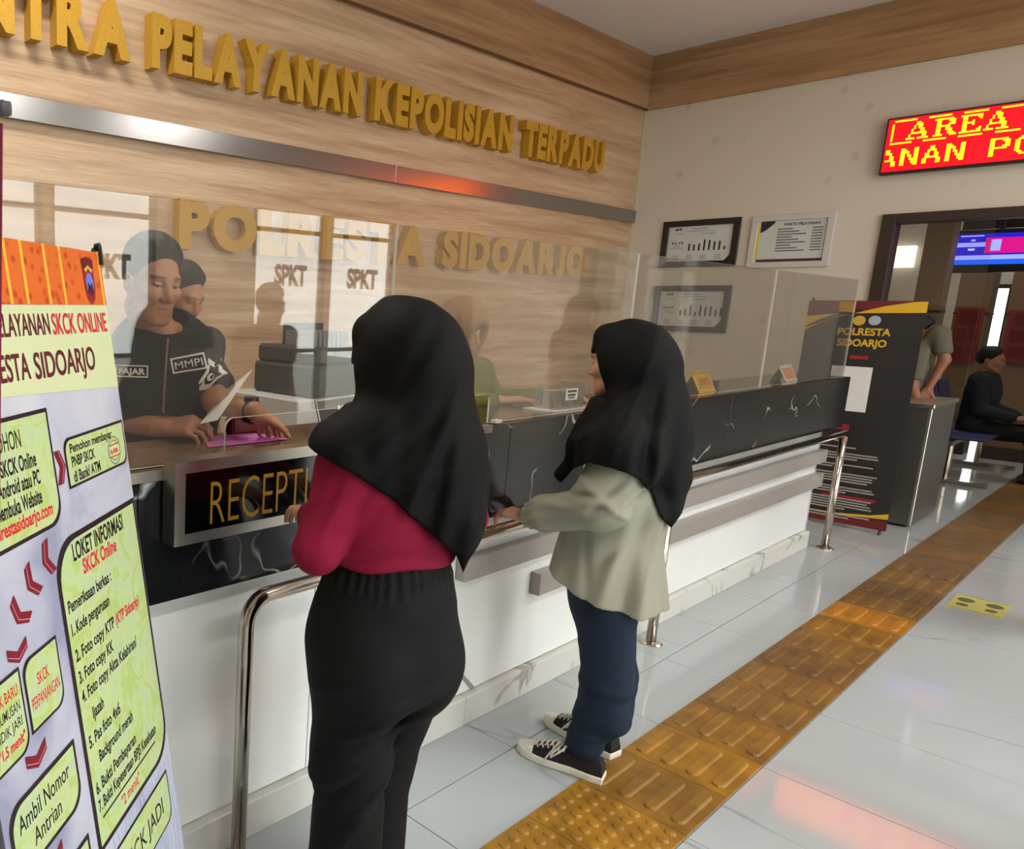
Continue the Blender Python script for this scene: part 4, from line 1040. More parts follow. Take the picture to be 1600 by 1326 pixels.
def build_body(t, J, hc, R, hs, sk, hands, h=.008, lower=True, hh=.0032):
    k = J['k']; VV = []; FF = []; TT = []; n0 = 0
    def push(V, F, T):
        nonlocal n0
        VV.append(V); FF.append(F + n0); TT.append(T); n0 += len(V)
    def body(P):
        d = torso(P, J, .135, .085)
        d = smin(d, cone(P, J['neck'] - J['u'] * .04, hc + R @ np.array((0, -.03, -.08)) * hs, .058 * k, .052 * k), .03)
        for n in 'LR':
            d = smin(d, cone(P, J['chest'] + J['u'] * .12 * k, J['sh' + n], .05 * k, .045 * k), .03)
            d = smin(d, arm(P, J, n, .045 * k, .038 * k, .026 * k), .02)
            if lower: d = smin(d, leg(P, J, n, .066 * k, .048 * k, .035 * k), .02); d = smin(d, cone(P, J['an' + n], J['to' + n], .026 * k, .015 * k), .02)
        if lower: d = smin(d, ell(P, J['hip'] + J['u'] * .01, (.105 * k, .105 * k, .11 * k)), .03)
        return d
    pts = np.array([J[q] for q in J if q[:2] in ('sh', 'el', 'wr', 'hp', 'kn', 'an', 'to', 'ne', 'wa')])
    if not lower: pts = np.array([J[q] for q in J if q[:2] in ('sh', 'el', 'wr', 'ne', 'wa')])
    V, F = sdf_mesh(body, pts.min(0) - .17, np.maximum(pts.max(0), hc + .02) + .14, h); push(V, F, np.ones((len(V), 4)))
    V, F = sdf_mesh(lambda P: smin(head_sdf(P, hc, R, hs), cone(P, J['neck'] - J['u'] * .01, hc + R @ np.array((0, -.03, -.08)) * hs, .056 * k, .051 * k), .02), hc - .16, hc + .16, hh)
    T = np.ones((len(V), 4)); T = head_tint(V, hc, R, hs, T); push(V, F, T)
    for (w, x, z, side, curl, s, th) in hands:
        w = A3(w); c = w + A3(x) / np.linalg.norm(A3(x)) * .09
        V, F = sdf_mesh(lambda P: smin(hand_sdf(P, w, x, z, side, curl, s, th), cone(P, w - A3(x) / np.linalg.norm(A3(x)) * .03, w, .026 * k, .024 * k), .012), c - .135, c + .135, .0034)
        push(V, F, np.ones((len(V), 4)))
    b = big_mesh('body', np.concatenate(VV), np.concatenate(FF), sk, t, tint=np.concatenate(TT))
    for sx in (-1, 1):      # eyes
        o = A3(hc) + R @ np.array((sx * .031, .0745, .0015)) * hs; fr = lambda p, o=o: tuple(o + R @ (np.array((p[0], p[2], p[1])) * hs))
        m = MB().lathe([(.0001, -.011), (.008, -.008), (.011, 0), (.0095, .0055), (.0060, .0092)], (0, 0, 0), 14, fr=fr); m.build('eye', mat('eye_white', (214, 206, 198), .25), t, smooth=True)
        MB().lathe([(.0060, .0092), (.0030, .0106), (.0001, .0110)], (0, 0, 0), 14, fr=fr).build('iris', mat('eye_dark', (26, 16, 12), .15), t, smooth=True)
    return b
def short_hair(t, hc, R, hs, m=M_hair, top=.012):
    def f(P):
        q = ((P - A3(hc)) @ R) / hs
        wv = .5 * np.sin(q[:, 0] * 95 + 2 * np.sin(q[:, 1] * 60)) + .3 * np.sin(q[:, 0] * 190 + q[:, 2] * 90) + .2 * np.sin(q[:, 1] * 240 + q[:, 0] * 120)
        line = q[:, 2] - np.interp(q[:, 1], [-.11, -.05, -.018, .002, .020, .045, .066, .09], [-.085, -.060, -.034, -.030, .016, .050, .078, .088]) + .003 * wv
        th = np.clip(line / .035, -.4, 1); tt = np.clip((q[:, 2] - .02) / .1, 0, 1)
        d = ell(q, (0, -.012, .032), (.0745, .0935, .0925)) - (.0075 + top * tt) * np.clip(th, -.4, 1) - (.0024 * wv + .0010 * np.sin(q[:, 0] * 420 + 30 * q[:, 1]) * np.sin(q[:, 1] * 90 + q[:, 2] * 60)) * np.clip(th, 0, 1)
        return d * hs
    cloth('hair', f, hc - .15 * hs, hc + .16 * hs, .0035, m, t)

def shoe(t, ankle, toe_dir, L_, kind):
    """low canvas sneaker: sole, upper, toe cap, laces"""
    f = A3(toe_dir); f = f / np.linalg.norm(f); r = np.array((f[1], -f[0], 0)); o = np.array((ankle[0], ankle[1], 0)) - f * L_ * .24
    fr = np.stack([r, f, np.array((0, 0, 1.0))], 1)
    def foot2(q, grow, y0=0.0):            # plan outline: distance in (x, y)
        a = np.hypot(q[:, 0], q[:, 1] - .034 * L_ / .26) - (.031 + grow)
        y = q[:, 1] / L_; w = np.interp(y, [0, .15, .35, .62, .80, .93, 1.0], [.029, .033, .030, .042, .043, .032, .012]) + grow
        cx = np.interp(y, [0, .4, .75, 1.0], [0, .0, .004, .004])
        return np.maximum(np.abs(q[:, 0] - cx) - w, np.maximum(-q[:, 1] - grow * .6, q[:, 1] - L_ - grow * .6)) * .9
    loc = lambda P: (P - o) @ fr
    def sole(P): q = loc(P); return smax(foot2(q, .004), np.maximum(q[:, 2] - .027 - .010 * np.clip((q[:, 1] / L_ - .75) / .25, 0, 1), -q[:, 2]), .006)
    top = lambda q: np.interp(q[:, 1] / L_, [0, .22, .40, .60, .80, 1.0], [.082, .072, .088, .066, .047, .036])
    def upper(P):
        q = loc(P); z = q[:, 2] / np.maximum(top(q), .02)
        d = smax(foot2(q, -.001) + .018 * np.clip(z - .3, 0, 1) ** 2, q[:, 2] - top(q), .014); d = smax(d, -(q[:, 2] - .012), .004)
        return smax(d, (q[:, 1] - L_ * .83), .003)
    def cap(P):
        q = loc(P); z = q[:, 2] / np.maximum(top(q), .02)
        d = smax(foot2(q, .001) + .012 * np.clip(z - .35, 0, 1) ** 2, q[:, 2] - top(q) - .001, .014); d = smax(d, -(q[:, 2] - .012), .004)
        return smax(d, -(q[:, 1] - L_ * .80), .003)
    lo = np.minimum(o, o + f * L_) - .07; hi = np.maximum(o, o + f * L_) + .07; lo[2] = -.012; hi[2] = .12
    cloth('shoe', upper, lo, hi, .0036, kind, t)
    so = cloth('sole', sole, lo, hi, .0036, M_rub, t)
    cloth('toe_cap', cap, lo, hi, .0036, M_rub, t)
    W3 = lambda a, b, c: tuple(o + r * a + f * b + np.array((0, 0, c)))
    m = MB()
    for k in range(6):
        y = L_ * (.44 + .062 * k); zc = np.interp(y / L_, [.22, .40, .60, .80], [.074, .090, .068, .048]) + .004
        w = .024 - .001 * k
        m.tube([W3(-w - .006, y + .002, zc - .020), W3(-w, y, zc - .008), W3(0, y + .012, zc + .003), W3(w, y, zc - .008), W3(w + .006, y + .002, zc - .020)], .0035, 6)
        if k < 5: m.tube([W3(w, y, zc - .006), W3(0, y + .016, zc + .005), W3(-w, y + .016 + .012, zc - .010)], .0032, 6)
    for sx in (-1, 1):
        m.tube([W3(0, L_ * .44, .092), W3(sx * .028, L_ * .40, .100), W3(sx * .056, L_ * .46, .082), W3(sx * .062, L_ * .56, .052), W3(sx * .046, L_ * .56, .060), W3(sx * .012, L_ * .46, .093)], .0030, 6)
        m.tube([W3(0, L_ * .45, .094), W3(sx * .022, L_ * .52, .088), W3(sx * .050, L_ * .60, .050), W3(sx * .056, L_ * .63, .032)], .0028, 6)
    m.build('laces', M_lace, t, smooth=True)
    band = MB()
    return so
def simple_shoes(t, J, m):
    for n in 'LR':
        a, b = J['an' + n], J['to' + n]; fl = A3((b - a)[0:2].tolist() + [0]); fl = fl / np.linalg.norm(fl)
        def f(P):
            c0 = a * [1, 1, 0] - fl * .05 + [0, 0, .04]; c1 = a * [1, 1, 0] + fl * .17 + [0, 0, .03]
            d = smin(cone(P, c0, c1, .042, .036), cone(P, c0, a + [0, 0, .02], .042, .045), .03); return smax(d, -P[:, 2] + .001, .006)
        cloth('shoe', f, np.minimum(a, b) * [1, 1, 0] - [.12, .12, .012], np.maximum(a, b) + [.12, .12, .09], .008, m, t)
def shirt_field(J, wx, wy, ru, re, rw, sleeve, hem, neck=True, seed=1, amp=.004):
    def f(P):
        d = torso(P, J, wx, wy)
        k = J['k']
        Q = flat(P, J['hip'], J['f'], wy / wx); d = smin(d, cone(Q, J['hip'] - J['u'] * .02 * k, J['waist'], wx * 1.02 * k, wx * .95 * k), .05)
        for n in 'LR':
            d = smin(d, cone(P, J['chest'] + J['u'] * .11 * k, J['sh' + n], .068 * k, .058 * k), .04)
            if sleeve <= 0: a = cone(P, J['sh' + n], J['sh' + n] + (J['el' + n] - J['sh' + n]) * (1 + sleeve), ru, re)
            else: a = arm(P, J, n, ru, re, rw, sleeve)
            if sleeve <= 0:
                e = J['el' + n] - J['sh' + n]; a = smax(a, plane(P, J['sh' + n] + e * (.92 + sleeve), e), .006)
            d = smin(d, a, .03)
        d = d + wob(P, seed, 26, amp, (1, 1, .7))
        d = smax(d, J['hip'][2] + hem - P[:, 2], .008)
        if neck: d = smax(d, -ell(P, J['neck'] + J['u'] * .045 * k + J['f'] * .02, (.075 * k, .075 * k, .06 * k)), .006)
        return d
    return f
def trouser_field(J, rh, rk, ra, top, seed=2, amp=.003):
    def f(P):
        d = ell(P, J['hip'] + J['u'] * .02, (.165 * J['k'], .135 * J['k'], .16 * J['k']), np.stack([J['r'], J['f'], J['u']], 1))
        for n in 'LR': d = smin(d, leg(P, J, n, rh, rk, ra), .03)
        d = d + wob(P, seed, 24, amp, (1, 1, .8)); d = smax(d, P[:, 2] - J['hip'][2] - top, .006); return smax(d, .05 - P[:, 2], .006)
    return f
def bbox(J, keys, pad):
    p = np.array([J[q] for q in J if q[:2] in keys]); return p.min(0) - pad, p.max(0) + pad
def generic(x, y, phi, H, label, shirt, trousers, sk=M_skin, hair=True, hscale=.93, lower=True, group=None, pose=None, h=.012, scarf=None, pitch=0.15, sleeve=-.35, flat_hands=False):
    J = std(x, y, phi, H)
    if pose: J.update({k: A3(v) for k, v in pose.items()})
    t = person((x, y), label, sk, group)
    R = head_frame(phi, pitch); hc = J['head']; hs = hscale * J['k'] ** .5
    hands = [(J['wr' + n], J['wr' + n] - J['el' + n], J['u'] if flat_hands else J['r'] * (1 if n == 'R' else -1), 1 if n == 'R' else -1, (.3, .3, .35, .4), .95, .3) for n in 'LR']
    build_body(t, J, hc, R, hs, sk, hands, h, lower, .006)
    if hair: short_hair(t, hc, R, hs)
    lo, hi = bbox(J, ('sh', 'el', 'wr', 'hi', 'ne'), .15)
    k = J['k']; cloth('shirt', shirt_field(J, .165, .115, .066 * k, .058 * k, .045 * k, sleeve, -.10, seed=int(x * 10) + 3), lo, hi, h * .8, shirt, t)
    if lower:
        lo, hi = bbox(J, ('hi', 'hp', 'kn', 'an'), .2); lo[2] = 0
        cloth('trousers', trouser_field(J, .092 * k, .072 * k, .060 * k, .10), lo, hi, h * .8, trousers, t)
        simple_shoes(t, J, M_black)
    if scarf is not None:
        def f(P):
            q = (P - hc) @ R
            d = ell(q, (0, -.01, .02), (.100, .118, .128)); d = smin(d, cone(q, (0, -.02, -.08), (0, -.02, -.24), .09, .15), .06)
            return smax(d, -ell(q, (0, .150, -.012), (.056, .075, .088)), .010)
        cloth('headscarf', f, hc - [.26, .26, .36], hc + .2, h * .7, scarf, t)
    return t, J


# ------------------------------------------------------------------ woman in maroon blouse (nearest the camera)
V3 = A3
def woman_maroon():
    phi = math.radians(74); J = std(1.30, 1.0, phi, 1.50); f, r, u = J['f'], J['r'], J['u']
    J.update(head=V3((1.322, 1.005, 1.406)), neck=V3((1.307, 0.992, 1.276)), chest=V3((1.308, 0.989, 1.116)), waist=V3((1.298, 1.002, 0.961)), hip=V3((1.297, 1.004, 0.792)),
             shL=V3((1.175, 1.023, 1.160)), shR=V3((1.443, 0.962, 1.144)), elL=V3((1.102, 1.028, 1.009)), wrL=V3((1.238, 1.179, 1.019)), elR=V3((1.487, 0.953, 1.040)), wrR=V3((1.547, 1.089, 0.997)),
             hpL=V3((1.227, 1.012, 0.769)), hpR=V3((1.373, 0.987, 0.741)), knL=V3((1.226, 1.015, 0.508)), knR=V3((1.371, 1.055, 0.433)))
    J['anL'] = J['knL'] * [1, 1, 0] + [.0, .0, .085]; J['anR'] = J['knR'] * [1, 1, 0] + [0, 0, .085]
    J['toL'] = J['anL'] + f * .14 - [0, 0, .05]; J['toR'] = J['anR'] + f * .14 - [0, 0, .05]
    t = person((1.30, 1.0), 'woman in a black headscarf, maroon blouse and black trousers, nearest, seen from behind', M_skin2)
    R = head_frame(phi, .12); hc = J['head']; hs = .92
    hands = [(J['wrL'], V3((1.294, 1.286, 1.017)) - J['wrL'], u, -1, (.35, .4, .45, .5), .9, .3), (J['wrR'], f * .9 - r * .35, u, 1, (.4, .4, .4, .45), .9, .3)]
    build_body(t, J, hc, R, hs, M_skin2, hands, .008)
    # trousers
    bot = J['hip'] - f * .055 - u * .05
    F3 = np.stack([r, f, u], 1)
    def tr(P):
        d = ell(P, J['hip'] + u * .0, (.165, .120, .205), F3)
        for s in (-1, 1): d = smin(d, ell(P, bot + r * .062 * s - u * .02, (.088, .080, .105), F3), .05)
        d = smin(d, cone(flat(P, J['waist'], f, .74), J['waist'] - u * .09, J['waist'] + u * .04, .150, .128), .05)
        lg = None
        for n in 'LR':
            e = smin(cone(P, J['hp' + n], J['kn' + n], .104, .080), cone(P, J['kn' + n], J['an' + n], .079, .083), .04)
            lg = e if lg is None else smin(lg, e, .012)
        d = smin(d, lg, .05)
        z = P[:, 2]; a = np.arctan2((P - J['hip']) @ f, (P - J['hip']) @ r)
        top = np.clip((z - J['hip'][2] - .105) / .035, 0, 1)
        d = d + top * .0040 * np.sin(a * 34 + 2 * np.sin(a * 5))                      # gathered waistband
        zz = J['hip'][2]
        for (dx, dz, al, half, am, wd) in ((.0, -.15, .55, .13, -.014, .016), (.02, -.20, .75, .12, .013, .016), (-.05, -.27, .6, .12, -.013, .016), (-.02, -.37, .5, .10, .012, .015), (-.035, -.42, .95, .16, -.006, .012), (-.05, -.30, .85, .14, .007, .011), (.0, -.34, 1.0, .12, -.007, .011), (.05, -.10, .35, .10, -.006, .014), (-.06, -.06, .5, .09, -.005, .014)):
            rt = np.array((.61, -.79, 0)); q = J['hip'] + rt * dx + u * dz
            d = d + fold(P, q, -rt * math.sin(al) + u * math.cos(al), rt * math.cos(al) + u * math.sin(al), half, am, wd)
        d = d + wob(P, 5, 17, .0035, (1, 1, .55))
        d = smax(d, z - J['waist'][2] - .03, .006); return smax(d, .045 - z, .006)
    cloth('trousers', tr, (J['hip'] - [.30, .30, .80]) * [1, 1, 0] + [0, 0, .02], J['hip'] + [.30, .30, .28], .0065, M_trou, t)
    # blouse
    rt = np.array((.61, -.79, 0)); vw = np.array((.79, .61, 0))
    def sleeve(P, n):
        s, e, w = J['sh' + n], J['el' + n], J['wr' + n]
        d = smin(cone(P, s, e, .072, .043), cone(P, e, w, .042, .037), .030) + wob(P, 9, 18, .006, (1, 1, .6))
        if n == 'L':
            for (px, pz, al, half, am, wd) in ((-.01, .04, .9, .07, -.006, .012), (.015, .10, 1.2, .09, .006, .013), (-.03, .13, 1.35, .09, -.006, .012), (.02, .02, .7, .05, .004, .012)):
                d = d + fold(P, e + rt * px + u * pz, -rt * math.sin(al) + u * math.cos(al), rt * math.cos(al) + u * math.sin(al), half, am, wd)
        return d
    def bl(P):
        d = torso(P, J, .150, .118)
        Q = flat(P, J['waist'], f, .76); d = smin(d, cone(Q, J['waist'] - u * .01, J['waist'] + u * .07, .142, .158), .04)
        for n in 'LR': d = smin(d, cone(P, J['chest'] + u * .10, J['sh' + n], .066, .060), .05)
        d = d + wob(P, 19, 15, .006, (1, 1, .6))
        for (px, pz, al, half, am, wd) in ((.03, .03, .25, .12, .007, .014), (.09, .00, .15, .10, -.006, .013), (.0, .07, .5, .12, -.005, .014), (.07, .09, .7, .14, .007, .016), (.0, .16, 1.0, .10, -.006, .014), (.14, .05, .35, .10, .006, .012)):
            d = d + fold(P, J['waist'] - rt * .04 + rt * px + u * pz, -rt * math.sin(al) + u * math.cos(al), rt * math.cos(al) + u * math.sin(al), half, am, wd)
        x = (P - J['hip']) @ rt
        return smax(d, J['waist'][2] + .004 + .006 * np.sin(x * 30) - P[:, 2], .014)
    bl2 = lambda P: smin(bl(P), np.minimum(sleeve(P, 'L'), sleeve(P, 'R')), .012)
    lo, hi = bbox(J, ('sh', 'el', 'wr', 'wa'), .13); cloth('blouse', bl2, lo, hi, .005, M_maroon, t)
    # headscarf draped to a point at the back
    tip = V3((1.377, 0.884, 0.981)); b0 = V3((1.316, 1.004, 1.396))
    hs_x = np.array([-.30, -.190, -.150, -.094, -.006, .087, .126, .140, .150, .186, .21])
    hs_z = np.array([-.14, -.180, -.193, -.216, -.272, -.357, -.405, -.440, -.402, -.332, -.18])
    def hj(P):
        d = ell(P, b0, (.108, .126, .127), R)
        d = smin(d, cone(P, V3((1.303, 1.045, 1.466)), V3((1.278, 1.078, 1.452)), .055, .034), .03)
        d = smin(d, ell(P, V3((1.328, 0.996, 1.342)), (.108, .120, .13), R), .04)
        d = smin(d, cone(P, V3((1.326, 0.998, 1.328)), V3((1.338, 0.983, 1.205)), .104, .128), .05)
        d = smin(d, cone(P, V3((1.313, 0.983, 1.276)), V3((1.220, 1.014, 1.212)), .090, .084), .05)
        d = smin(d, cone(P, V3((1.216, 1.011, 1.212)), V3((1.175, 1.032, 1.191)), .080, .084), .05)
        d = smin(d, cone(P, V3((1.318, 1.075, 1.264)), V3((1.253, 1.143, 1.201)), .07, .045), .04)
        d = smin(d, cone(P, V3((1.363, 1.000, 1.271)), V3((1.441, 0.964, 1.173)), .09, .072), .05)
        d = smin(d, cone(P, V3((1.314, 0.966, 1.211)), V3((1.321, 0.924, 1.081)), .122, .100), .05)
        d = smin(d, cone(P, V3((1.354, 0.929, 1.185)), V3((1.372, 0.898, 1.079)), .080, .054), .04)
        d = smin(d, cone(P, V3((1.368, 0.895, 1.080)), V3((1.369, 0.878, 0.973)), .052, .024), .03)
        z = P[:, 2]; s = (P - b0) @ rt
        dn = np.clip((b0[2] - z) / .30, 0, 1)
        d = d + dn * (.0065 * np.sin((s + .22 * (z - b0[2])) * 46 + 1.2) + .004 * np.sin((s - .1 * (z - b0[2])) * 92 + .4))
        for (px, py_, al, half, am, wd) in ((.005, -.02, 1.15, .14, .006, .020), (-.03, -.10, .95, .13, -.006, .018), (-.02, -.19, .78, .15, .008, .018), (.05, -.20, 1.25, .18, -.009, .016), (.07, -.30, 1.45, .16, .009, .014), (-.08, -.17, .6, .10, .007, .015), (.03, -.27, .9, .12, -.006, .013)):
            q = b0 + rt * px + u * py_; d = d + fold(P, q, -rt * math.sin(al) + u * math.cos(al), rt * math.cos(al) + u * math.sin(al), half, am, wd)
        hz = b0[2] + np.interp(s, hs_x, hs_z)
        d = smax(d, (hz - z) * .6, .005)
        d = smin(d, smax(bl2(P) - .011, z - J['neck'][2], .02), .02); d = smax(d, (hz - z) * .6, .005)
        q = (P - hc) @ R; op = np.maximum(np.maximum(.052 + .30 * q[:, 2] - q[:, 1], q[:, 2] + .020), -.100 - q[:, 2])
        return smax(d, -op, .010)
    cloth('headscarf', hj, tip - [.42, .36, .05], b0 + [.24, .26, .20], .005, M_hij, t)
    simple_shoes(t, J, M_black)
    return t
woman_maroon()

# ------------------------------------------------------------------ woman in olive blouse
def woman_olive():
    phi = math.radians(92); J = std(2.5, 1.03, phi, 1.46); f, r, u = J['f'], J['r'], J['u']
    J.update(head=V3((2.477, 1.087, 1.346)), neck=V3((2.493, 1.048, 1.204)), chest=V3((2.493, 1.046, 0.939)), waist=V3((2.490, 1.054, 0.769)), hip=V3((2.487, 1.060, 0.627)),
             shL=V3((2.356, 1.011, 1.059)), shR=V3((2.636, 1.067, 1.040)), elL=V3((2.314, 1.036, 0.929)), wrL=V3((2.328, 1.264, 0.833)), elR=V3((2.688, 1.100, 0.834)), wrR=V3((2.539, 1.250, 0.820)),
             hpL=V3((2.422, 1.036, 0.628)), hpR=V3((2.553, 1.086, 0.583)), knL=V3((2.430, 1.003, 0.357)), knR=V3((2.559, 1.045, 0.325)), anL=V3((2.412, 1.035, .085)), anR=V3((2.602, 1.075, .085)))
    J['toL'] = J['anL'] + V3((-.025, .11, -.05)); J['toR'] = J['anR'] + V3((.015, .11, -.05))
    t = person((2.5, 1.03), 'woman in a black headscarf, olive blouse, jeans and canvas sneakers at the handrail', M_skin2)
    R = head_frame(phi + .02, .10); hc = J['head']; hs = .88
    wl = J['wrL']; hands = [(wl, V3((2.335, 1.351, 0.833)) - wl, u * .9 - r * .2, -1, (.45, .5, .55, .6), .82, .4), (J['wrR'], f, u, 1, (.4, .4, .4, .45), .85, .3)]
    build_body(t, J, hc, R, hs, M_skin2, hands, .008)
    rt = np.array((.38, -.925, 0))
    def je(P):
        d = ell(P, J['hip'], (.130, .108, .16), np.stack([r, f, u], 1))
        lg = None
        for n in 'LR':
            e = smin(cone(P, J['hp' + n], J['kn' + n], .092, .070), cone(P, J['kn' + n], J['an' + n] + u * .03, .068, .056), .03)
            e = smin(e, cone(P, J['kn' + n] - f * .012 - u * .03, J['kn' + n] - f * .02 - u * .14, .062, .062), .03)
            lg = e if lg is None else smin(lg, e, .008)
        d = smin(d, lg, .04)
        zk = J['knL'][2]; w = np.exp(-((P[:, 2] - zk + .06) / .13) ** 2) + .8 * np.exp(-((P[:, 2] - .15) / .08) ** 2)
        an = (P - J['hip']) @ rt; n1 = wob(P, 51, 26, 1.0, (.5, .5, 2.6)); n2 = wob(P, 52, 44, 1.0, (.6, .6, 2.2))
        d = d + w * (.0030 * n1 + .0022 * n2) + wob(P, 12, 22, .002, (1, 1, .6))
        return smax(smax(d, P[:, 2] - J['hip'][2] - .02, .006), .055 - P[:, 2], .006)
    lo, hi = bbox(J, ('hi', 'hp', 'kn', 'an'), .17); lo[2] = .04; cloth('jeans', je, lo, hi, .0055, M_jean, t)
    def bl(P):
        ctr = V3((2.485, 1.067, 0.766)); Q = P
        fl = np.stack([r, f, u], 1)
        q = (P - ctr) @ fl
        zt, zb = .14, -.30; k = np.clip((zt - q[:, 2]) / (zt - zb), 0, 1)
        a = .150 + .052 * k; b = .115 + .082 * k
        rad = np.hypot(q[:, 0] / a, (q[:, 1] + .00) / b); body = (rad - 1) * np.minimum(a, b); body = smax(body, q[:, 2] - .16, .05)
        d = smin(body, cone(flat(P, J['chest'], f, .80), J['chest'], J['chest'] + u * .10, .165, .13), .05)
        ang = np.arctan2(q[:, 1], q[:, 0]); d = d + k * (.0085 * np.sin(ang * 7 + .8 + q[:, 2] * 3) + .005 * np.sin(ang * 13 + 2)) + wob(P, 21, 16, .004, (1, 1, .5))
        for n in 'LR':
            s, e, w = J['sh' + n], J['el' + n], J['wr' + n]; ax = w - e; L_ = np.linalg.norm(ax)
            a1 = smin(cone(P, s, e, .082, .074), cone(P, e, e + ax * .72, .072, .056), .025)
            a1 = smin(a1, cone(P, e + ax * .72, e + ax * .84, .050, .038), .02)
            cf = cone(P, e + ax * .80, e + ax * 1.02, .034, .048)
            tt = ((P - e) @ ax) / L_; q2 = P - e - np.outer(tt, ax / L_); an = np.arctan2(q2 @ np.cross(ax / L_, u), q2[:, 2])
            cf = cf + .0045 * np.sin(an * 9); cf = smax(cf, tt - L_ * .97, .004); a1 = smin(a1, cf, .010)
            a1 = a1 + np.exp(-((tt - L_ * .78) / .05) ** 2) * .003 * np.sin(an * 12) + wob(P, 31, 20, .0045, (1, 1, .7))
            if n == 'L':
                for (px, pz, al, half, am, wd) in ((.03, .06, 1.0, .10, .010, .014), (.06, .02, .75, .11, -.009, .013), (.0, .05, .5, .09, .008, .012), (-.06, .0, .3, .10, -.008, .013), (-.05, .03, .2, .10, .007, .012)):
                    a1 = a1 + fold(P, e + rt * px + u * pz, -rt * math.sin(al) + u * math.cos(al), rt * math.cos(al) + u * math.sin(al), half, am, wd)
                a1 = a1 + fold(P, e + rt * .02 + u * .02, u * .8 + rt * .6, rt * .8 - u * .6, .09, -.009, .014) + fold(P, e - rt * .06, u, rt, .08, .007, .012) + fold(P, e - rt * .14 - u * .01, u * .9 - rt * .4, rt, .06, -.006, .011)
            d = smin(d, a1, .005)
        for (px, pz, al, half, am, wd) in ((.02, -.02, 1.35, .16, -.012, .020), (.07, .0, 1.5, .2, .012, .022), (-.05, -.05, 1.7, .13, .009, .016), (.12, -.03, 1.45, .18, -.010, .018), (.04, .05, .9, .10, .008, .014)):
            d = d + fold(P, ctr + rt * px + u * pz, -rt * math.sin(al) + u * math.cos(al), rt * math.cos(al) + u * math.sin(al), half, am, wd)
        hz = ctr[2] - .125 - .055 * np.clip((q[:, 1] * -1 + .05) / .2, -1, 1)
        d = smax(d, hz - P[:, 2], .005)
        return d
    lo = np.minimum(J['hip'] - [.27, .27, .10], J['wrL'] - .08); lo[2] = J['hip'][2] - .16
    hi = np.maximum(J['shR'] + .14, J['wrL'] + .08); hi = np.maximum(hi, J['hip'] + [.27, .27, .1])
    cloth('blouse', bl, lo, hi, .0055, M_olive, t)
    b0 = V3((2.484, 1.068, 1.361))
    hx = np.array([-.30, -.165, -.150, -.103, -.072, -.013, .03, .056, .096, .126, .157, .180, .195, .23])
    hzv = np.array([-.30, -.400, -.405, -.323, -.300, -.304, -.315, -.330, -.39, -.462, -.500, -.455, -.37, -.3])
    def hj(P):
        d = ell(P, b0, (.096, .112, .118), R)
        d = smin(d, cone(P, V3((2.476, 1.088, 1.426)), V3((2.456, 1.136, 1.428)), .045, .026), .03)
        d = smin(d, cone(P, V3((2.456, 1.136, 1.428)), V3((2.460, 1.126, 1.357)), .026, .030), .03)
        d = smin(d, ell(P, V3((2.492, 1.050, 1.322)), (.108, .114, .128), R), .04)
        d = smin(d, cone(P, V3((2.492, 1.049, 1.303)), V3((2.506, 1.016, 1.127)), .100, .125), .05)
        d = smin(d, cone(P, V3((2.458, 1.079, 1.202)), V3((2.400, 1.115, 1.080)), .075, .068), .05)
        d = smin(d, cone(P, V3((2.414, 1.107, 1.121)), V3((2.418, 1.177, 0.973)), .062, .042), .04)
        d = smin(d, cone(P, V3((2.418, 1.177, 0.973)), V3((2.404, 1.184, 0.899)), .046, .040), .03)
        d = smin(d, cone(P, V3((2.436, 1.028, 1.171)), V3((2.355, 1.014, 1.092)), .10, .104), .05)
        d = smin(d, cone(P, V3((2.355, 1.014, 1.092)), V3((2.337, 1.018, 1.035)), .104, .100), .03)
        d = smin(d, cone(P, V3((2.575, 1.059, 1.156)), V3((2.637, 1.066, 1.057)), .09, .100), .05)
        d = smin(d, cone(P, V3((2.493, 0.994, 1.210)), V3((2.512, 0.949, 1.008)), .092, .076), .05)
        d = smin(d, cone(P, V3((2.511, 0.950, 1.018)), V3((2.536, 0.915, 0.820)), .070, .040), .03)
        z = P[:, 2]; s = (P - b0) @ rt; dn = np.clip((b0[2] - z) / .25, 0, 1)
        d = d + dn * (.0055 * np.sin((s + .15 * (z - b0[2])) * 58 + .5) + .003 * np.sin(s * 104 + 1))
        for (px, pz, al, half, am, wd) in ((-.02, -.03, 1.2, .12, .005, .016), (.03, -.08, 1.35, .16, -.006, .015), (-.04, -.14, .85, .14, .007, .015), (-.06, -.19, .75, .13, -.007, .013), (.07, -.22, 1.5, .16, .008, .014), (.10, -.30, 1.5, .16, -.006, .012)):
            d = d + fold(P, b0 + rt * px + u * pz, -rt * math.sin(al) + u * math.cos(al), rt * math.cos(al) + u * math.sin(al), half, am, wd)
        hz = b0[2] + np.interp(s, hx, hzv)      # hem: front point, over the sleeve, back point
        d = smax(d, (hz - z) * .65, .005)
        d = smin(d, smax(bl(P) - .011, z - J['neck'][2], .02), .02); d = smax(d, (hz - z) * .65, .005)
        q = (P - hc) @ R; op = np.maximum(np.maximum(.046 + .33 * q[:, 2] - q[:, 1], q[:, 2] - .030 + .35 * (q[:, 1] - .08)), -.100 - q[:, 2])
        return smax(d, -op, .016)
    cloth('headscarf', hj, b0 - [.30, .34, .56], b0 + [.30, .34, .18], .005, M_hij, t)
    for n, tx in (('L', (-.065, .27, 0)), ('R', (.035, .27, 0))): shoe(t, J['an' + n], tx, .262, M_canvas)
    return t
woman_olive()

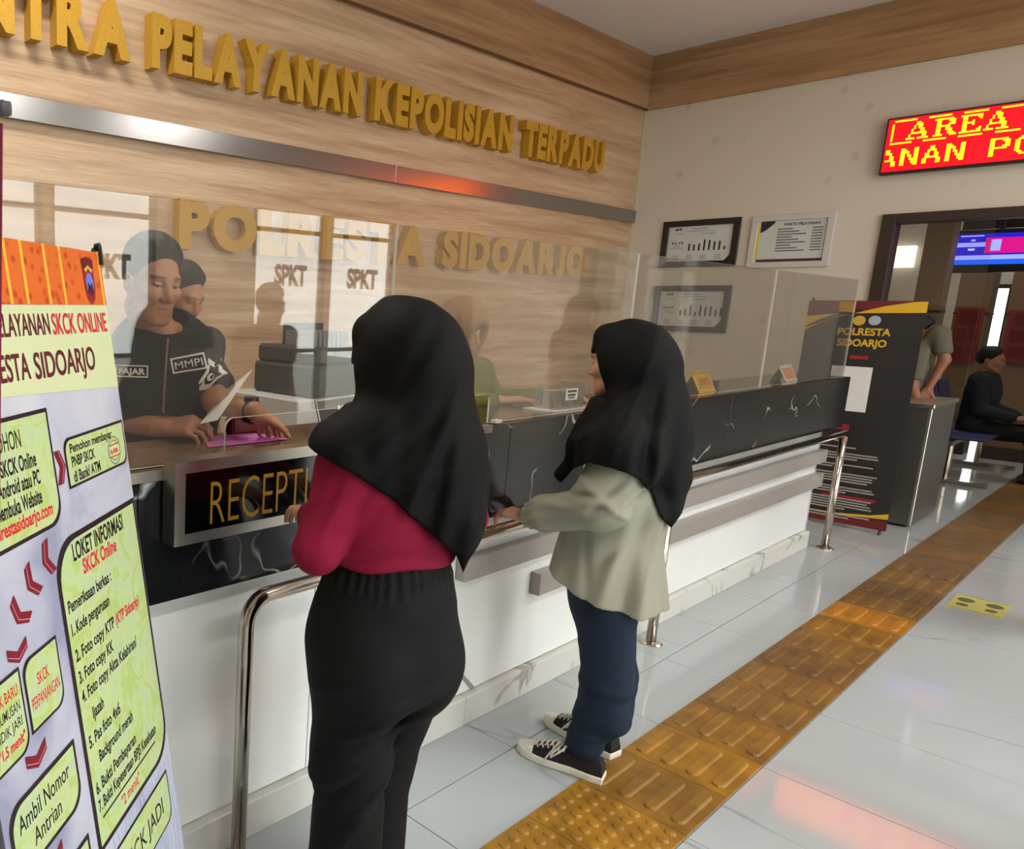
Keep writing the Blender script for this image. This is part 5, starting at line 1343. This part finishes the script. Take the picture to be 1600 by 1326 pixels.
# ------------------------------------------------------------------ officer with the paper
def patch(t, P0, uu, vv, w, h, word, col=(226, 222, 218), shape=None, nm='patch'):
    uu = V3(uu) / np.linalg.norm(V3(uu)); vv = V3(vv) - (V3(vv) @ uu) * uu; vv = vv / np.linalg.norm(vv); nn = np.cross(uu, vv)
    fr = frame(P0, uu, vv, nn)
    m = MB(); b = h * .10
    for lo, hi in (((0, 0, 0), (w, b, .0016)), ((0, h - b, 0), (w, h, .0016)), ((0, b, 0), (b, h - b, .0016)), ((w - b, b, 0), (w, h - b, .0016))): m.box(lo, hi, fr=fr)
    MB().box((0, 0, -.006), (w, h, .0008), fr=fr).build(nm, M_shirt, t); m.build('patch_rim', mat('patch_white', col, .7), t)
    text('lettering', word, mat('patch_white', col, .7), fr, w * .09, w * .91, h * .25, h * .75, d=.0016, bold=.04, parent=t)
def officer():
    phi = math.radians(250); x, y = 1.25, 1.87; J = std(x, y, phi, 1.72); f, r, u = J['f'], J['r'], J['u']
    J.update(head=V3((1.189, 1.788, 1.559)), neck=V3((1.252, 1.829, 1.415)), chest=V3((1.274, 1.850, 1.242)), waist=V3((1.291, 1.875, 1.020)), hip=V3((1.301, 1.893, 0.871)),
             shL=V3((1.336, 1.808, 1.347)), shR=V3((1.210, 1.930, 1.334)), elL=V3((1.328, 1.657, 1.230)), wrL=V3((1.378, 1.538, 1.205)), elR=V3((1.115, 1.934, 1.155)), wrR=V3((1.165, 1.663, 1.165)))
    t = person((x, y), 'officer in a black polo shirt holding a white paper, behind the acrylic screen', M_skin)
    R = head_frame(math.radians(268), .20, .05); hc = J['head']; hs = .94
    J['wrR'] = V3((1.191, 1.713, 1.156)); hR = V3((1.230, 1.639, 1.170)) - J['wrR']; hL = V3((1.527, 1.616, 1.135)) - J['wrL']
    hands = [(J['wrR'], hR, u * .75 - f * .0 + V3((-.55, -.75, 0)) * .55, 1, (.75, .8, .85, .9), .95, .7), (J['wrL'], hL, u, -1, (.30, .22, .25, .35), .95, .2)]
    build_body(t, J, hc, R, hs, M_skin, hands, .007, True)
    short_hair(t, hc, R, hs, top=.016)
    lo, hi = bbox(J, ('sh', 'el', 'wr', 'hi', 'ne'), .16)
    base = shirt_field(J, .178, .125, .082, .080, .06, -.06, -.10, seed=41, amp=.005)
    def sf(P):
        d = base(P)
        c = J['neck'] + f * .012 - u * .005; q = P - c      # collar
        ring_ = np.abs(np.hypot(q @ r, (q @ f) * 1.05) - .066 - .25 * np.clip(-q[:, 2], -.03, .03)) - .006; ring_ = np.maximum(ring_, np.abs(q[:, 2] + (q @ f) * .35 + .005) - .020)
        return smin(d, ring_, .006)
    cloth('polo_shirt', sf, lo, hi, .006, M_shirt, t)
    lo, hi = bbox(J, ('hi', 'hp', 'kn', 'an'), .2); lo[2] = 0; cloth('trousers', trouser_field(J, .092, .075, .062, .10), lo, hi, .012, M_shirt, t); simple_shoes(t, J, M_black)
    e = J['elL'] - J['shL']; e = e / np.linalg.norm(e)
    camd = -V3((.56, .83, 0)); ru_ = V3((.83, -.56, 0))
    wm = mat('patch_white', (226, 222, 218), .7)
    # sleeve patch and white badge, laid onto the cloth
    dl = V3((.56, .83, -.02)); dl = dl / np.linalg.norm(dl)
    def lay(name, Vs, Fs, m_, off): return mk(name, drape(Vs, dl, sf, off), Fs, m_, t)
    P0 = V3((1.247, 1.760, 1.303))-dl*.3; uu = ru_ * .97 + u * .20; uu = uu / np.linalg.norm(uu); vv = u - (u @ uu) * uu; vv = vv / np.linalg.norm(vv); pw, ph = .098, .044
    def strip(a, b, c, d, n=8):
        V = [P0 + uu * (a + (c - a) * k / n) + vv * q for k in range(n + 1) for q in (b, d)]
        return V, [(2 * k, 2 * k + 2, 2 * k + 3, 2 * k + 1) for k in range(n)]
    for q in ((0, 0, pw, .0045), (0, ph - .0045, pw, ph)): lay('patch_rim', *strip(*q), wm, .0030)
    for q in ((0, .0045, .0045, ph - .0045), (pw - .0045, .0045, pw, ph - .0045)): lay('patch_rim', *strip(*q, n=1), wm, .0030)
    TV, TF = text_mesh('MMPI', .0, 0.0); k_ = (pw * .80) / (TV[:, 0].max() - TV[:, 0].min())
    lay('lettering', [P0 + uu * (pw * .10 + (a - TV[:, 0].min()) * k_) + vv * (ph * .26 + b * ph * .48 / .73) for a, b, c in TV], TF, wm, .0032)
    Pb = V3((1.337, 1.699, 1.306))-dl*.3; bu_ = ru_ * .80 - u * .60; bv_ = u * .80 + ru_ * .60
    sh = [(-.018, -.040), (0, -.058), (.018, -.040), (.020, .0), (.034, .030), (.014, .030), (0, .052), (-.014, .030), (-.034, .030), (-.020, .0)]
    lay('sleeve_badge', [Pb + bu_ * a + bv_ * b for a, b in sh] + [Pb + bu_ * a * .60 + bv_ * b * .60 for a, b in sh], [(k, (k + 1) % 10, 10 + (k + 1) % 10, 10 + k) for k in range(10)], wm, .0030)
    lay('sleeve_badge', [Pb + bu_ * (.009 * math.cos(2 * math.pi * k / 10)) + bv_ * (.013 * math.sin(2 * math.pi * k / 10) - .008) for k in range(10)], [tuple(range(10))], wm, .0030)
    c0 = J['chest'] + u * .03 + f * .128 - r * .0
    P0 = V3((1.090, 1.818, 1.293))-dl*.3; uu = ru_; vv = u; pw, ph = .092, .034
    for q in ((0, 0, pw, .0035), (0, ph - .0035, pw, ph)): lay('patch_rim', *strip(*q), wm, .0030)
    for q in ((0, .0035, .0035, ph - .0035), (pw - .0035, .0035, pw, ph - .0035)): lay('patch_rim', *strip(*q, n=1), wm, .0030)
    TV, TF = text_mesh('FAJAR', .03, 0.0); k_ = (pw * .82) / (TV[:, 0].max() - TV[:, 0].min())
    lay('lettering', [P0 + uu * (pw * .09 + (a - TV[:, 0].min()) * k_) + vv * (ph * .25 + b * ph * .50 / .73) for a, b, c in TV], TF, wm, .0032)
    # lanyard with card
    pts = drape([q - dl * .3 for q in (V3((1.228, 1.761, 1.403)), V3((1.214, 1.746, 1.354)), V3((1.206, 1.739, 1.303)), V3((1.204, 1.741, 1.248)), V3((1.209, 1.750, 1.192)))], dl, sf, .004)
    MB().tube(list(pts), .0036, 6).build('lanyard', mat('lanyard_tan', (128, 98, 84), .7), t)
    cp = drape([V3((1.209, 1.750, 1.173)) - dl * .3], dl, sf, .006)[0]; cfr = frame(cp - ru_ * .03 - u * .03, ru_, u, camd); MB().box((0, 0, 0), (.062, .042, .003), fr=cfr, ch=.0008).build('id_card', mat('card_brown', (150, 96, 62), .5), t)
    # wristwatch
    ax = hL / np.linalg.norm(hL); ax2 = J['wrL'] - J['elL']; ax2 = ax2 / np.linalg.norm(ax2)
    MB().tube([J['wrL'] - ax2 * .032, J['wrL'] - ax2 * .008], .0345, 18).build('watch_strap', mat('watch_dark', (26, 26, 30), .4), t, smooth=True)
    MB().tube([J['wrL'] - ax2 * .02 + u * .030, J['wrL'] - ax2 * .02 + u * .042], .021, 18).build('watch_case', mat('watch_case', (40, 42, 48), .25, .5), t)
    return t, J, hR
ot, oJ, hR = officer()
a, b, c = V3((1.232, 1.607, 1.178)), V3((1.266, 1.572, 1.191)), V3((1.411, 1.601, 1.321))
d_ = V3((1.373, 1.663, 1.264))
V = [a, b, c, d_, (a + d_) / 2 + V3((0, 0, .002))]
V2 = [v + V3((.0009, .0012, 0)) for v in (a, b, c, d_)]
tag(mk('paper_sheet', [a, b, c, d_] + V2, [(3, 2, 1, 0), (4, 5, 6, 7), (0, 1, 5, 4), (1, 2, 6, 5), (2, 3, 7, 6), (3, 0, 4, 7)], M_white), 'white paper sheet held up in the officer hand', 'paper')

# ------------------------------------------------------------------ second officer, staff woman, others
P2 = V3((1.552, 2.149, 1.529))
generic(P2[0] + .02, P2[1] + .04, math.radians(282), 1.66, 'second officer with wavy black hair looking down, behind the first officer', M_shirt, M_shirt, h=.010, pitch=.42, hscale=.86, pose=dict(head=P2))
q = V3((2.845, 1.922, 1.400))
generic(q[0], q[1], math.radians(262), 1.52, 'staff woman in a khaki headscarf and olive jacket behind the counter', M_oj, M_shirt, M_skin2, hair=False, h=.011, scarf=M_kh, sleeve=.85, pitch=.2,
        pose=dict(elL=q + V3((.25, -.04, -.30)), wrL=q + V3((.37, -.21, -.268)), elR=q + V3((-.16, -.02, -.30)), wrR=q + V3((.02, -.21, -.268))), flat_hands=True)
q = V3((8.074, 1.423, 1.509))
generic(q[0], q[1] + .02, math.radians(300), 1.52, 'person in a camouflage grey shirt leaning an arm on the steel cabinet', M_cami, M_trou, M_skin3, h=.011, pitch=.3, sleeve=-.12,
        pose=dict(shL=V3((8.047, 1.303, 1.392)), elL=V3((8.008, 1.241, 1.194)), wrL=V3((7.977, 1.296, 0.967))))
# seated person in black near the right edge
def seated(x, y, phi, label):
    J = std(x, y, phi, 1.66); f, r, u = J['f'], J['r'], J['u']; dz = -.45
    for k in ('hip', 'waist', 'chest', 'neck', 'head', 'shL', 'shR', 'elL', 'elR', 'wrL', 'wrR', 'hpL', 'hpR'): J[k] = J[k] + V3((0, 0, dz + .03))
    for n, s in (('L', -1), ('R', 1)):
        J['kn' + n] = J['hp' + n] + f * .42 + u * .0; J['an' + n] = V3((J['kn' + n][0], J['kn' + n][1], .085)) + f * .03; J['to' + n] = J['an' + n] + f * .14 - u * .05
        J['el' + n] = J['sh' + n] - u * .27 + f * .06 + r * s * .04; J['wr' + n] = J['hp' + n] + f * .28 + u * .13
    t = person((x, y), label, M_skin3)
    R = head_frame(phi, .1); hc = J['head']
    build_body(t, J, hc, R, .95, M_skin3, [(J['wr' + n], f, u, 1 if n == 'R' else -1, (.4, .4, .4, .4), .95, .3) for n in 'LR'], .012, True, .006)
    short_hair(t, hc, R, .95)
    lo, hi = bbox(J, ('sh', 'el', 'wr', 'hi', 'ne'), .16); cloth('shirt', shirt_field(J, .17, .125, .066, .060, .05, .8, -.08, seed=77), lo, hi, .011, M_shirt, t)
    lo, hi = bbox(J, ('hi', 'hp', 'kn', 'an'), .2); lo[2] = 0; cloth('trousers', trouser_field(J, .09, .075, .06, .12), lo, hi, .011, M_trou, t); simple_shoes(t, J, M_black)
seated(10.45, 1.33, math.radians(268), 'person in black sitting on the far bench by the right edge')
# two visitors out of the frame, mirrored faintly in the screens
generic(2.98, -.40, math.radians(90), 1.62, 'standing visitor in a dark shirt, mirrored in the screen left of the maroon blouse', M_shirt, M_trou, h=.014)
generic(5.55, .10, math.radians(100), 1.60, 'standing visitor in a dark headscarf, mirrored in the screen by the olive blouse', M_shirt, M_trou, M_skin2, hair=False, h=.014, scarf=M_hij)
